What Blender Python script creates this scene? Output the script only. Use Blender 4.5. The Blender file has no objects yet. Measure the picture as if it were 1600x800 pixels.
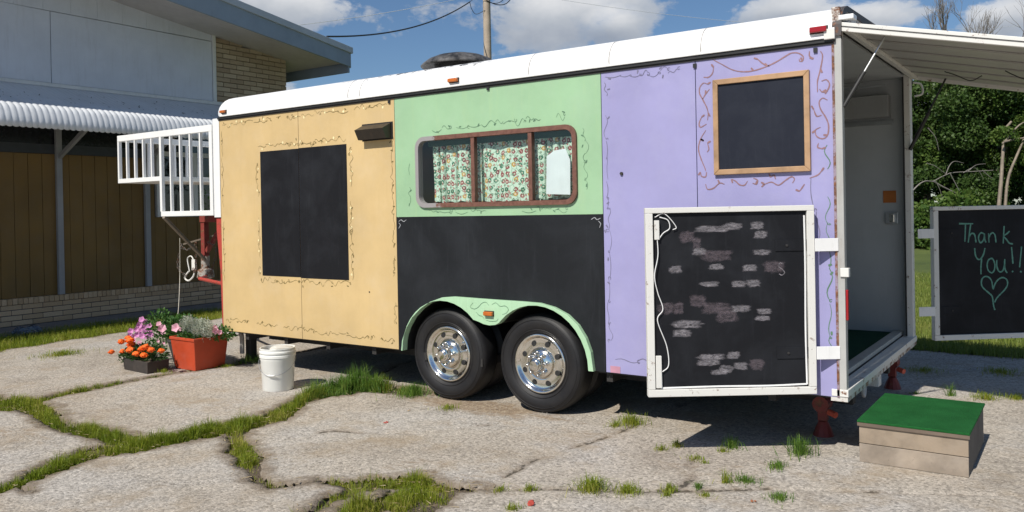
import bpy, math, random
import numpy as np
from mathutils import Vector, Matrix, noise
from mathutils.geometry import tessellate_polygon
rnd = random.Random(7)
nprs = np.random.RandomState(11)
PI = math.pi
scn = bpy.context.scene
COL = scn.collection

# ------------------------------------------------------------------ camera
cam_d = bpy.data.cameras.new("camera")
cam = bpy.data.objects.new("camera", cam_d)
COL.objects.link(cam)
cam_d.sensor_width = 36.0
cam_d.lens = 36.0 * 1290.4 / 1600.0
cam_d.shift_y = -(400 - 336.4) / 1600.0
cam_d.clip_end = 3000
_R = Vector((0.82048314, 0.57136483, -0.01869858))
_U = Vector((0.01197208, 0.01552791, 0.99980776))
_F = Vector((-0.57154534, 0.82054927, -0.00589997))
CAM = Vector((7.434, -5.351, 1.579))
m = Matrix((_R, _U, -_F)).transposed().to_4x4()
m.translation = CAM
cam.matrix_world = m
scn.camera = cam

# ------------------------------------------------------------------ light and exposure
TO_SUN = Vector((-0.02, -0.95, 1.0)).normalized()
sun_d = bpy.data.lights.new("sun", 'SUN')
sun_d.energy = 5.0
sun_d.angle = math.radians(0.5)
sun_d.color = (1.0, 0.95, 0.87)
sun = bpy.data.objects.new("sun", sun_d)
COL.objects.link(sun)
sun.rotation_euler = TO_SUN.to_track_quat('Z', 'Y').to_euler()
scn.view_settings.view_transform = 'Standard'
scn.view_settings.look = 'None'
scn.view_settings.exposure = 0.0
scn.view_settings.gamma = 1.0

# ------------------------------------------------------------------ node helpers
class NT:
    def __init__(s, tree): s.t = tree; s.n = tree.nodes; s.l = tree.links
    def node(s, typ, props=None, **ins):
        n = s.n.new(typ)
        for k, v in (props or {}).items(): setattr(n, k, v)
        for k, v in ins.items():
            key = int(k[1:]) if k[0] == '_' else k.replace('__', ' ')
            s.set(n.inputs[key], v)
        return n
    def set(s, inp, v):
        if isinstance(v, bpy.types.NodeSocket): s.l.new(v, inp)
        elif isinstance(v, bpy.types.Node): s.l.new(v.outputs[0], inp)
        else:
            if isinstance(v, (tuple, list)) and len(v) == 3 and inp.type == 'RGBA': v = (*v, 1)
            inp.default_value = v
    def math(s, op, a, b=0.0, clamp=False):
        n = s.node('ShaderNodeMath', dict(operation=op, use_clamp=clamp)); s.set(n.inputs[0], a); s.set(n.inputs[1], b); return n.outputs[0]
    def mix(s, f, a, b, blend='MIX'):
        n = s.node('ShaderNodeMix', dict(data_type='RGBA', blend_type=blend))
        s.set(n.inputs[0], f); s.set(n.inputs[6], a); s.set(n.inputs[7], b); return n.outputs[2]
    def ramp(s, f, stops, interp='LINEAR'):
        n = s.n.new('ShaderNodeValToRGB'); n.color_ramp.interpolation = interp
        e = n.color_ramp.elements
        while len(e) < len(stops): e.new(0.5)
        for el, (p, c) in zip(e, stops):
            el.position = p; el.color = (*c, 1) if isinstance(c, (tuple, list)) else (c, c, c, 1)
        s.set(n.inputs[0], f); return n.outputs[0]
    def noise(s, vec, scale, detail=4, rough=0.55, dist=0.0):
        n = s.node('ShaderNodeTexNoise', None, Scale=scale, Detail=detail, Roughness=rough, Distortion=dist)
        if vec is not None: s.set(n.inputs['Vector'], vec)
        return n.outputs[0]
    def mapping(s, vec, scale=(1, 1, 1), loc=(0, 0, 0), rot=(0, 0, 0)):
        n = s.node('ShaderNodeMapping'); s.set(n.inputs[0], vec)
        n.inputs['Location'].default_value = loc; n.inputs['Rotation'].default_value = rot; n.inputs['Scale'].default_value = scale
        return n.outputs[0]

def new_mat(name):
    mt = bpy.data.materials.new(name); mt.use_nodes = True
    nt = NT(mt.node_tree); nt.n.clear()
    out = nt.node('ShaderNodeOutputMaterial')
    bs = nt.node('ShaderNodeBsdfPrincipled')
    nt.l.new(bs.outputs[0], out.inputs[0])
    tc = nt.node('ShaderNodeTexCoord')
    return mt, nt, bs, tc.outputs['Object'], out

def bump(nt, bs, h, strength=0.3, dist=0.01):
    b = nt.node('ShaderNodeBump', None, Strength=strength, Distance=dist, Height=h)
    nt.l.new(b.outputs[0], bs.inputs['Normal'])

def paint(name, base, var=0.08, rough=0.55, dirt=0.0, dirtcol=(0.2, 0.14, 0.08), scale=2.0, streak=True, bumpy=0.08, metal=0.0, spec=0.5):
    """worn paint: colour drifts slowly, thin vertical dirt runs, fine relief"""
    mt, nt, bs, co, out = new_mat(name)
    n1 = nt.noise(co, scale, 5, 0.6)
    lo = tuple(max(0, c * (1 - var * 2)) for c in base); hi = tuple(min(1, c * (1 + var)) for c in base)
    col = nt.ramp(n1, [(0.3, lo), (0.7, hi)])
    cl = nt.ramp(nt.noise(nt.mapping(co, (1, 1, 1), (5.3, 1.2, 7.7)), scale * 2.3, 7, 0.65), [(0.48, 0.0), (0.8, 0.35)])
    g_ = sum(base) / 3
    col = nt.mix(cl, col, tuple(min(1, c * 0.75 + g_ * 0.42) for c in base))
    if dirt > 0:
        v = nt.mapping(co, (9, 9, 0.9)) if streak else co
        d = nt.ramp(nt.noise(v, 1.6 if streak else 5, 8, 0.75), [(0.52, 0.0), (0.78, 1.0)])
        col = nt.mix(nt.math('MULTIPLY', d, dirt), col, dirtcol)
        sp = nt.ramp(nt.noise(co, 45, 3, 0.7), [(0.68, 0.0), (0.74, 1.0)])
        col = nt.mix(nt.math('MULTIPLY', sp, dirt * 0.6), col, dirtcol)
    nt.set(bs.inputs['Base Color'], col)
    nt.set(bs.inputs['Roughness'], nt.ramp(nt.noise(co, 6, 4), [(0.3, rough * 0.85), (0.7, min(1, rough * 1.15))]))
    bs.inputs['Metallic'].default_value = metal
    bs.inputs['Specular IOR Level'].default_value = spec
    if bumpy: bump(nt, bs, nt.noise(co, 60, 3), bumpy, 0.004)
    return mt

def rusty(name, base, amount=0.5, rough=0.6):
    mt, nt, bs, co, out = new_mat(name)
    r = nt.ramp(nt.noise(co, 14, 8, 0.75), [(0.62 - amount * 0.25, 0.0), (0.68 - amount * 0.2, 1.0)])
    rc = nt.ramp(nt.noise(co, 40, 4), [(0.3, (0.07, 0.03, 0.02)), (0.7, (0.26, 0.11, 0.05))])
    nt.set(bs.inputs['Base Color'], nt.mix(r, base, rc))
    bs.inputs['Roughness'].default_value = rough
    bump(nt, bs, r, 0.3, 0.002)
    return mt

def board_mat(name, base=(0.017, 0.018, 0.022), chalk=0.25, scale=2.5):
    mt, nt, bs, co, out = new_mat(name)
    a = nt.ramp(nt.noise(nt.mapping(co, (1, 1, 1), (3, 1, 2)), scale, 7, 0.65, 0.4), [(0.45, 0.0), (0.85, 1.0)])
    b = nt.ramp(nt.noise(nt.mapping(co, (14, 14, 1.2), (1, 0, 5)), 1.4, 6, 0.7, 1.0), [(0.56, 0.0), (0.8, 1.0)])
    f = nt.math('MULTIPLY', nt.math('ADD', a, nt.math('MULTIPLY', b, 0.6)), chalk, True)
    nt.set(bs.inputs['Base Color'], nt.mix(f, base, (0.22, 0.24, 0.28)))
    bs.inputs['Roughness'].default_value = 0.62
    bs.inputs['Specular IOR Level'].default_value = 0.2
    bump(nt, bs, nt.noise(co, 120, 3), 0.12, 0.002)
    return mt

def flat(name, base, rough=0.6, metal=0.0, spec=0.5):
    mt, nt, bs, co, out = new_mat(name)
    nt.set(bs.inputs['Base Color'], nt.ramp(nt.noise(co, 9, 4), [(0.3, tuple(c * 0.85 for c in base)), (0.7, tuple(min(1, c * 1.1) for c in base))]))
    bs.inputs['Roughness'].default_value = rough
    bs.inputs['Metallic'].default_value = metal
    bs.inputs['Specular IOR Level'].default_value = spec
    return mt

def leafy(name, stops, rough=0.55, scale=0.8, trans=0.25):
    mt, nt, bs, co, out = new_mat(name)
    g = nt.node('ShaderNodeNewGeometry')
    f = nt.math('ADD', nt.math('MULTIPLY', nt.noise(co, scale, 3), 0.8), nt.math('MULTIPLY', g.outputs['Random Per Island'], 0.35))
    col = nt.ramp(f, stops)
    nt.set(bs.inputs['Base Color'], col); bs.inputs['Roughness'].default_value = rough
    bs.inputs['Specular IOR Level'].default_value = 0.3
    tr = nt.node('ShaderNodeBsdfTranslucent', None, Color=col)
    mx = nt.node('ShaderNodeMixShader', None, _0=trans)
    nt.l.new(bs.outputs[0], mx.inputs[1]); nt.l.new(tr.outputs[0], mx.inputs[2]); nt.l.new(mx.outputs[0], out.inputs[0])
    return mt

# ------------------------------------------------------------------ sky
world = bpy.data.worlds.new("World"); scn.world = world; world.use_nodes = True
wt = NT(world.node_tree); wt.n.clear()
wo = wt.node('ShaderNodeOutputWorld')
sky = wt.node('ShaderNodeTexSky'); sky.sky_type = 'NISHITA'; sky.sun_disc = False
sky.sun_elevation = math.asin(TO_SUN.z); sky.sun_rotation = math.atan2(TO_SUN.x, TO_SUN.y)
sky.air_density = 1.0; sky.dust_density = 0.2; sky.ozone_density = 4.0
skyc = wt.mix(1.0, sky.outputs[0], (0.90, 1.0, 1.09), 'MULTIPLY')
bg1 = wt.node('ShaderNodeBackground', None, Color=skyc, Strength=0.075)
geo = wt.node('ShaderNodeTexCoord')
dvec = geo.outputs['Generated']
def dir_of(px, py):
    return (_R * ((px - 800) / 1290.4) + _U * ((336.4 - py) / 1290.4) + _F).normalized()
CLOUDS = [(dir_of(455, 8), 0.095, 0.042), (dir_of(860, 22), 0.135, 0.056), (dir_of(960, 45), 0.05, 0.03), (dir_of(1225, 22), 0.105, 0.026),
          (dir_of(1345, 30), 0.075, 0.022), (dir_of(1560, 30), 0.045, 0.026), (dir_of(1450, 160), 0.05, 0.045)]
for k in range(16):
    az = rnd.uniform(0, 2 * PI)
    el = rnd.uniform(0.12, 0.9)
    dd = Vector((math.cos(az) * math.cos(el), math.sin(az) * math.cos(el), math.sin(el)))
    if dd.dot(_F) > 0.72: continue
    CLOUDS.append((dd, rnd.uniform(0.08, 0.25), rnd.uniform(0.04, 0.1)))
wn = wt.noise(wt.mapping(dvec, (1, 1, 1.7)), 13, 9, 0.6, 0.15)
wn2 = wt.noise(wt.mapping(dvec, (1, 1, 1.6), (0, 0, 0.06)), 6, 5, 0.6)
best = None; low = None
for d, rx, ry in CLOUDS:
    side = d.cross(Vector((0, 0, 1))).normalized(); up = side.cross(d)
    def dot(v):
        n = wt.node('ShaderNodeVectorMath', dict(operation='DOT_PRODUCT')); wt.l.new(dvec, n.inputs[0]); n.inputs[1].default_value = v; return n.outputs['Value']
    u = wt.math('MULTIPLY', dot(tuple(side)), 1 / rx)
    v = wt.math('MULTIPLY', wt.math('SUBTRACT', dot(tuple(up)), 0.0), 1 / ry)
    front = wt.math('GREATER_THAN', dot(tuple(d)), 0.0)
    r = wt.math('SQRT', wt.math('ADD', wt.math('MULTIPLY', u, u), wt.math('MULTIPLY', v, v)))
    val = wt.math('MULTIPLY', wt.math('SUBTRACT', 1.0, r), front)
    val = wt.math('MAXIMUM', val, wt.math('SUBTRACT', wt.math('MULTIPLY', front, 3.0), 4.0))
    lv = wt.math('MULTIPLY', wt.math('MAXIMUM', val, 0.0), v)
    best = val if best is None else wt.math('MAXIMUM', best, val)
    low = lv if low is None else wt.math('ADD', low, lv)
dens = wt.math('ADD', best, wt.math('MULTIPLY', wt.math('SUBTRACT', wn, 0.565), 2.1))
cmask = wt.ramp(dens, [(0.02, 0.0), (0.22, 0.8), (0.5, 0.97)])
shade = wt.math('ADD', wt.math('MULTIPLY', low, 1.3), wt.math('ADD', wt.math('MULTIPLY', wt.math('SUBTRACT', wn2, 0.5), 1.6), 0.52))
ccol = wt.ramp(shade, [(0.1, (0.38, 0.43, 0.52)), (0.5, (0.58, 0.62, 0.68)), (0.95, (0.90, 0.91, 0.93))])
bg2 = wt.node('ShaderNodeBackground', None, Color=ccol, Strength=0.85)
ms = wt.node('ShaderNodeMixShader', None, _0=cmask)
wt.l.new(bg1.outputs[0], ms.inputs[1]); wt.l.new(bg2.outputs[0], ms.inputs[2]); wt.l.new(ms.outputs[0], wo.inputs[0])

# ------------------------------------------------------------------ mesh helpers
class MB:
    def __init__(s): s.v = []; s.f = []; s.T = None
    def add(s, vs, fs):
        b = len(s.v)
        for p in vs:
            p = Vector(p)
            s.v.append(s.T @ p if s.T is not None else p)
        for f in fs: s.f.append(tuple(i + b for i in f))
        return s
    def box(s, x0, x1, y0, y1, z0, z1):
        return s.add([(x0, y0, z0), (x1, y0, z0), (x1, y1, z0), (x0, y1, z0), (x0, y0, z1), (x1, y0, z1), (x1, y1, z1), (x0, y1, z1)],
                     [(0, 3, 2, 1), (4, 5, 6, 7), (0, 1, 5, 4), (1, 2, 6, 5), (2, 3, 7, 6), (3, 0, 4, 7)])
    def quad(s, a, b, c, d): return s.add([a, b, c, d], [(0, 1, 2, 3)])
    def beam(s, p, q, w, h, up=(0, 0, 1)):
        p, q = Vector(p), Vector(q); d = (q - p).normalized(); up = Vector(up)
        sd = d.cross(up)
        if sd.length < 1e-4: sd = d.cross(Vector((1, 0, 0)))
        sd.normalize(); u = sd.cross(d)
        vs = []
        for c in (p, q):
            for a, b in ((-1, -1), (1, -1), (1, 1), (-1, 1)): vs.append(c + sd * a * w / 2 + u * b * h / 2)
        return s.add(vs, [(0, 1, 2, 3), (7, 6, 5, 4), (0, 4, 5, 1), (1, 5, 6, 2), (2, 6, 7, 3), (3, 7, 4, 0)])
    def tube(s, pts, r, n=8, caps=True, closed=False):
        pts = [Vector(p) for p in pts]; m_ = len(pts)
        rs = r if isinstance(r, (list, tuple)) else [r] * m_
        vs = []; ref = None
        for i in range(m_):
            a = pts[i - 1] if (i > 0 or closed) else pts[i]; b = pts[(i + 1) % m_] if (i < m_ - 1 or closed) else pts[i]
            t = (b - a)
            t = t.normalized() if t.length > 1e-9 else Vector((0, 0, 1))
            if ref is None: ref = t.cross(Vector((0, 0, 1)) if abs(t.z) < 0.9 else Vector((1, 0, 0))).normalized()
            else:
                ref = ref - t * ref.dot(t)
                ref = ref.normalized() if ref.length > 1e-6 else t.orthogonal().normalized()
            o = t.cross(ref)
            for k in range(n):
                an = 2 * PI * k / n; vs.append(pts[i] + (ref * math.cos(an) + o * math.sin(an)) * rs[i])
        fs = []
        for i in range(m_ - 1 + (1 if closed else 0)):
            j = (i + 1) % m_
            for k in range(n): fs.append((i * n + k, i * n + (k + 1) % n, j * n + (k + 1) % n, j * n + k))
        if caps and not closed: fs.append(tuple(range(n))[::-1]); fs.append(tuple((m_ - 1) * n + k for k in range(n)))
        return s.add(vs, fs)
    def lathe(s, prof, c, axis, n=32, closed=False, a0=0.0, a1=2 * PI):
        """prof: (radius, distance along axis)"""
        c = Vector(c); ax = Vector(axis).normalized(); e = ax.orthogonal().normalized(); o = ax.cross(e)
        vs = []; full = abs(a1 - a0 - 2 * PI) < 1e-6; cols = n if full else n + 1
        for k in range(cols):
            an = a0 + (a1 - a0) * k / n
            for r, h in prof: vs.append(c + ax * h + (e * math.cos(an) + o * math.sin(an)) * r)
        P = len(prof); fs = []
        for k in range(n):
            k2 = (k + 1) % cols
            for i in range(P - 1 + (1 if closed else 0)):
                j = (i + 1) % P
                fs.append((k * P + i, k2 * P + i, k2 * P + j, k * P + j))
        return s.add(vs, fs)
    def blob(s, c, rx, ry, rz, n=8, jit=0.0):
        vs = []; fs = []; c = Vector(c); rows = max(4, n // 2 + 1)
        for i in range(rows + 1):
            th = PI * i / rows
            for k in range(n):
                ph = 2 * PI * k / n; j = 1 + rnd.uniform(-jit, jit)
                vs.append(c + Vector((rx * math.sin(th) * math.cos(ph) * j, ry * math.sin(th) * math.sin(ph) * j, rz * math.cos(th) * j)))
        for i in range(rows):
            for k in range(n): fs.append((i * n + k, (i + 1) * n + k, (i + 1) * n + (k + 1) % n, i * n + (k + 1) % n))
        return s.add(vs, fs)
    def prism(s, outer, holes, mapf, d0, d1):
        """polygon with holes in 2d, extruded between depths d0 and d1; mapf(a,b,d) -> point"""
        loops = [outer] + list(holes)
        flatp = [p for lp in loops for p in lp]; n = len(flatp)
        tris = tessellate_polygon([[Vector((a, b, 0)) for a, b in lp] for lp in loops])
        vs = [mapf(a, b, d0) for a, b in flatp] + [mapf(a, b, d1) for a, b in flatp]
        fs = [tuple(t) for t in tris] + [tuple(i + n for i in reversed(t)) for t in tris]
        o = 0
        for lp in loops:
            L = len(lp)
            for i in range(L): fs.append((o + i, o + (i + 1) % L, o + (i + 1) % L + n, o + i + n))
            o += L
        return s.add(vs, fs)
    def ribbon(s, pts, w, nrm, taper=True):
        pts = [Vector(p) for p in pts]; nrm = Vector(nrm); m_ = len(pts); vs = []
        for i in range(m_):
            t = pts[min(i + 1, m_ - 1)] - pts[max(i - 1, 0)]
            if t.length < 1e-9: t = Vector((1, 0, 0))
            sd = t.normalized().cross(nrm).normalized()
            ww = w * (0.55 + 0.45 * math.sin(PI * (i + 0.5) / m_) if taper else 1) * (0.8 + 0.4 * rnd.random()) / 2
            vs += [pts[i] - sd * ww, pts[i] + sd * ww]
        return s.add(vs, [(2 * i, 2 * i + 1, 2 * i + 3, 2 * i + 2) for i in range(m_ - 1)])
    def mesh(s, name, org=(0, 0, 0), smooth=False, fix=True):
        org = Vector(org); me = bpy.data.meshes.new(name)
        me.from_pydata([tuple(v - org) for v in s.v], [], s.f); me.update()
        if fix:
            import bmesh
            bm = bmesh.new(); bm.from_mesh(me); bmesh.ops.recalc_face_normals(bm, faces=bm.faces); bm.to_mesh(me); bm.free()
        if smooth:
            for p in me.polygons: p.use_smooth = True
        return me

def catmull(pts, n=6):
    pts = [Vector(p) for p in pts]
    if len(pts) < 3: return pts
    P = [pts[0] * 2 - pts[1]] + pts + [pts[-1] * 2 - pts[-2]]; out = []
    for i in range(1, len(P) - 2):
        for k in range(n):
            t = k / n; a, b, c, d = P[i - 1], P[i], P[i + 1], P[i + 2]
            out.append(0.5 * ((2 * b) + (c - a) * t + (2 * a - 5 * b + 4 * c - d) * t * t + (3 * b - a - 3 * c + d) * t ** 3))
    out.append(pts[-1]); return out

ORG = {}
def put(name, mb, mat, parent=None, label=None, cat=None, group=None, kind=None, smooth=False, bev=0, at=None, fix=True, auto=False):
    """links ONE mesh object; mb in world coordinates. A child's vertices are stored relative to its top-level thing."""
    if parent is not None: org = Vector(ORG[parent.name])
    elif at is not None: org = Vector(at)
    elif kind == 'structure': org = Vector((0, 0, 0))
    else:
        xs = [v.x for v in mb.v]; ys = [v.y for v in mb.v]; zs = [v.z for v in mb.v]
        org = Vector(((min(xs) + max(xs)) / 2, (min(ys) + max(ys)) / 2, min(zs)))
    me = mb.mesh(name, org, smooth, fix)
    me.materials.append(mat)
    o = bpy.data.objects.new(name, me); COL.objects.link(o)
    if parent is not None: o.parent = parent
    else: o.location = org
    ORG[o.name] = tuple(org)
    if bev:
        b = o.modifiers.new("bevel", 'BEVEL'); b.width = bev; b.segments = 2; b.limit_method = 'ANGLE'
    if smooth and auto:
        for p in me.polygons: p.use_smooth = True
        me.set_sharp_from_angle(angle=math.radians(35))
    if label: o['label'] = label
    if cat: o['category'] = cat
    if group: o['group'] = group
    if kind: o['kind'] = kind
    return o

def thing(name, loc, label, cat, group=None):
    o = bpy.data.objects.new(name, None); COL.objects.link(o); o.location = loc
    o.empty_display_size = 0.2
    o['label'] = label; o['category'] = cat
    if group: o['group'] = group
    ORG[o.name] = tuple(loc)
    return o

def piece(name, me, mat, parent, loc, rot=None):
    """one of many alike pieces: shares mesh data"""
    if not me.materials: me.materials.append(mat)
    o = bpy.data.objects.new(name, me); COL.objects.link(o); o.parent = parent
    o.location = Vector(loc) - Vector(ORG[parent.name])
    if rot: o.rotation_euler = rot
    return o

def unitbox(name, sx, sy, sz, ch=0.0):
    mb = MB()
    if ch <= 0: mb.box(-sx / 2, sx / 2, -sy / 2, sy / 2, -sz / 2, sz / 2)
    else:
        vs = []; 
        for z, c in ((-sz / 2, ch), (-sz / 2 + ch, 0), (sz / 2 - ch, 0), (sz / 2, ch)):
            for a, b in ((-1, -1), (1, -1), (1, 1), (-1, 1)): vs.append((a * (sx / 2 - c), b * (sy / 2 - c), z))
        fs = [(3, 2, 1, 0), (12, 13, 14, 15)]
        for l in range(3):
            for k in range(4): fs.append((l * 4 + k, l * 4 + (k + 1) % 4, l * 4 + 4 + (k + 1) % 4, l * 4 + 4 + k))
        mb.add(vs, fs)
    return mb.mesh(name)
VINES=[[(5.377,2.57),(5.439,2.531),(5.507,2.488),(5.574,2.466),(5.654,2.463),(5.746,2.483),(5.811,2.507),(5.863,2.533),(5.901,2.548),(5.944,2.542),(5.973,2.516),(5.968,2.489),(5.95,2.491),(5.948,2.506)],[(5.682,2.536),(5.721,2.499),(5.759,2.481)],[(5.383,2.518),(5.375,2.478),(5.346,2.454),(5.311,2.458)],[(5.338,2.408),(5.31,2.418),(5.284,2.393),(5.28,2.353),(5.301,2.31),(5.329,2.253),(5.339,2.212),(5.334,2.165)],[(5.301,2.31),(5.323,2.342),(5.352,2.373)],[(5.326,2.139),(5.283,2.121),(5.274,2.149),(5.292,2.189)],[(5.321,2.098),(5.282,2.04),(5.266,1.973),(5.284,1.904),(5.307,1.848),(5.316,1.821)],[(5.321,1.814),(5.313,1.783),(5.284,1.788),(5.278,1.816)],[(5.331,2.01),(5.34,1.969),(5.327,1.949)],[(5.312,1.733),(5.326,1.698),(5.368,1.704),(5.411,1.736),(5.445,1.728)],[(5.494,1.76),(5.521,1.746),(5.548,1.721),(5.581,1.717),(5.602,1.743)],[(5.642,1.761),(5.668,1.747),(5.661,1.721),(5.635,1.729)],[(5.714,1.719),(5.76,1.731),(5.804,1.71),(5.85,1.74),(5.888,1.761),(5.906,1.745),(5.893,1.72)],[(5.754,1.763),(5.776,1.775),(5.786,1.749)],[(6.0,1.748),(6.049,1.765),(6.073,1.789)],[(5.936,1.667),(5.955,1.692),(5.968,1.711)],[(6.079,2.538),(6.091,2.505),(6.077,2.426),(6.058,2.353),(6.057,2.284)],[(6.082,2.35),(6.112,2.356),(6.13,2.327),(6.117,2.291),(6.087,2.281),(6.069,2.302)],[(6.116,2.229),(6.087,2.244),(6.066,2.221),(6.074,2.176),(6.103,2.124),(6.12,2.073),(6.113,2.011),(6.083,1.991),(6.047,2.009),(6.041,2.047),(6.072,2.064)],[(6.031,2.18),(6.049,2.135),(6.079,2.138)],[(6.012,2.546),(6.012,2.515),(6.036,2.496)],[(6.058,1.965),(6.052,1.94),(6.076,1.929)]]
CHALK=[[(0.243,1.392),(0.372,1.389)],[(0.302,1.387),(0.294,1.236)],[(0.349,1.386),(0.336,1.307),(0.324,1.227)],[(0.328,1.262),(0.344,1.294),(0.361,1.306),(0.381,1.298),(0.39,1.266),(0.395,1.226)],[(0.468,1.301),(0.443,1.309),(0.424,1.289),(0.419,1.257),(0.433,1.225),(0.455,1.234),(0.469,1.264),(0.472,1.304)],[(0.472,1.301),(0.474,1.256),(0.486,1.224)],[(0.511,1.303),(0.514,1.223)],[(0.515,1.268),(0.529,1.295),(0.549,1.307),(0.568,1.291),(0.574,1.262),(0.578,1.222)],[(0.655,1.364),(0.644,1.212)],[(0.705,1.318),(0.679,1.296),(0.65,1.275),(0.674,1.248),(0.7,1.214),(0.734,1.206)],[(0.382,1.178),(0.385,1.138),(0.394,1.101),(0.419,1.077),(0.445,1.094),(0.464,1.128),(0.476,1.176)],[(0.445,1.089),(0.437,1.017),(0.436,0.95)],[(0.536,1.087),(0.507,1.071),(0.494,1.032),(0.502,0.984),(0.534,0.959),(0.558,0.982),(0.565,1.03),(0.552,1.07),(0.536,1.087)],[(0.583,1.07),(0.582,1.022),(0.595,0.978),(0.618,0.965),(0.641,0.983),(0.653,1.028),(0.656,1.076)],[(0.653,1.028),(0.659,0.983),(0.677,0.955)],[(0.72,1.179),(0.726,1.106),(0.731,1.034)],[(0.72,0.969),(0.733,0.963)],[(0.813,1.181),(0.802,1.089),(0.792,1.001)],[(0.795,0.965),(0.81,0.96)],[(0.559,0.636),(0.548,0.67),(0.543,0.711),(0.535,0.756),(0.507,0.784),(0.474,0.812),(0.447,0.841),(0.438,0.873),(0.445,0.908),(0.467,0.927),(0.493,0.928),(0.519,0.911),(0.534,0.884),(0.54,0.847),(0.547,0.819),(0.556,0.846),(0.573,0.878),(0.6,0.904),(0.631,0.916),(0.665,0.904),(0.679,0.875),(0.672,0.838),(0.643,0.801),(0.603,0.765),(0.574,0.734),(0.557,0.702)]]
# ================================================================== GROUND
def asphalt_mat():
    mt, nt, bs, co, out = new_mat("worn_asphalt")
    big = nt.noise(co, 0.9, 5, 0.6)
    base = nt.ramp(big, [(0.3, (0.38, 0.33, 0.27)), (0.5, (0.47, 0.42, 0.355)), (0.62, (0.47, 0.435, 0.39)), (0.8, (0.56, 0.515, 0.455))])
    vor = nt.node('ShaderNodeTexVoronoi', None, Scale=70.0); nt.l.new(co, vor.inputs['Vector'])
    st = nt.ramp(vor.outputs['Color'], [(0.15, 0.45), (0.5, 0.95), (0.8, 1.12), (0.93, 1.45)])
    col = nt.mix(0.7, base, st, 'MULTIPLY')
    fine = nt.ramp(nt.noise(co, 260, 3, 0.8), [(0.35, 0.6), (0.65, 1.3)])
    col = nt.mix(0.7, col, fine, 'MULTIPLY')
    md = nt.ramp(nt.noise(co, 34, 6, 0.85), [(0.35, 0.72), (0.5, 1.0), (0.66, 1.22)])
    col = nt.mix(0.9, col, md, 'MULTIPLY')
    # thin wandering cracks
    wob = nt.node('ShaderNodeTexNoise', None, Scale=2.5, Detail=6.0, Roughness=0.7); nt.l.new(co, wob.inputs['Vector'])
    add = nt.node('ShaderNodeVectorMath', dict(operation='ADD')); nt.l.new(co, add.inputs[0])
    sc = nt.node('ShaderNodeVectorMath', dict(operation='SCALE')); nt.l.new(wob.outputs['Color'], sc.inputs[0]); sc.inputs['Scale'].default_value = 0.9
    nt.l.new(sc.outputs[0], add.inputs[1])
    ve = nt.node('ShaderNodeTexVoronoi', dict(feature='DISTANCE_TO_EDGE'), Scale=0.75); nt.l.new(add.outputs[0], ve.inputs['Vector'])
    ck = nt.ramp(ve.outputs['Distance'], [(0.0, 1.0), (0.006, 0.0)])
    ck = nt.math('MULTIPLY', ck, nt.ramp(nt.noise(co, 1.1, 3), [(0.5, 0.0), (0.58, 0.8)]))
    col = nt.mix(ck, col, (0.09, 0.08, 0.065))
    ca = nt.node('ShaderNodeAttribute', dict(attribute_name='crack'))
    cf = nt.math('MULTIPLY', ca.outputs['Fac'], nt.ramp(nt.noise(nt.mapping(co, (1, 1, 1), (2, 8, 0)), 1.9, 3), [(0.40, 0.35), (0.52, 1.0)]))
    cf = nt.math('ADD', cf, nt.math('MULTIPLY', nt.math('SUBTRACT', nt.noise(co, 14, 7, 0.75), 0.5), 1.0))
    col = nt.mix(nt.ramp(cf, [(0.45, 0.0), (0.85, 0.55)]), col, (0.19, 0.15, 0.11))
    col = nt.mix(nt.ramp(cf, [(0.84, 0.0), (0.92, 0.85)]), col, (0.05, 0.045, 0.035))
    # brown soil worn in, sandy drift
    soil = nt.ramp(nt.noise(nt.mapping(co, (1, 1, 1), (4, 2, 0)), 1.7, 8, 0.72), [(0.51, 0.0), (0.70, 0.75)])
    col = nt.mix(soil, col, (0.33, 0.255, 0.17))
    dk = nt.ramp(nt.noise(nt.mapping(co, (1, 1, 1), (9, 7, 0)), 2.6, 7, 0.7), [(0.55, 0.0), (0.75, 0.5)])
    col = nt.mix(dk, col, (0.17, 0.145, 0.12))
    sa = nt.node('ShaderNodeAttribute', dict(attribute_name='soil'))
    sf = nt.math('ADD', sa.outputs['Fac'], nt.math('MULTIPLY', nt.math('SUBTRACT', nt.noise(nt.mapping(co, (1, 1.8, 1)), 5, 9, 0.75), 0.5), 2.0))
    scol = nt.ramp(nt.noise(co, 26, 6, 0.8), [(0.3, (0.12, 0.075, 0.045)), (0.5, (0.27, 0.195, 0.125)), (0.68, (0.50, 0.41, 0.29))])
    col = nt.mix(nt.ramp(sf, [(0.45, 0.0), (0.8, 0.85)]), col, scol)
    # soil along the slab edges, from the vertex attribute
    at_ = nt.node('ShaderNodeAttribute', dict(attribute_name='edge'))
    e = nt.math('ADD', at_.outputs['Fac'], nt.math('MULTIPLY', nt.math('SUBTRACT', nt.noise(co, 9, 6, 0.7), 0.5), 0.9))
    e = nt.ramp(e, [(0.42, 0.0), (0.85, 0.8)])
    col = nt.mix(e, col, (0.17, 0.13, 0.09))
    nt.set(bs.inputs['Base Color'], col)
    bs.inputs['Roughness'].default_value = 0.9; bs.inputs['Specular IOR Level'].default_value = 0.25
    h = nt.math('ADD', nt.math('MULTIPLY', vor.outputs['Distance'], -0.7), nt.noise(co, 150, 4, 0.7))
    bump(nt, bs, h, 0.6, 0.007)
    return mt
ASPH = asphalt_mat()

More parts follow.
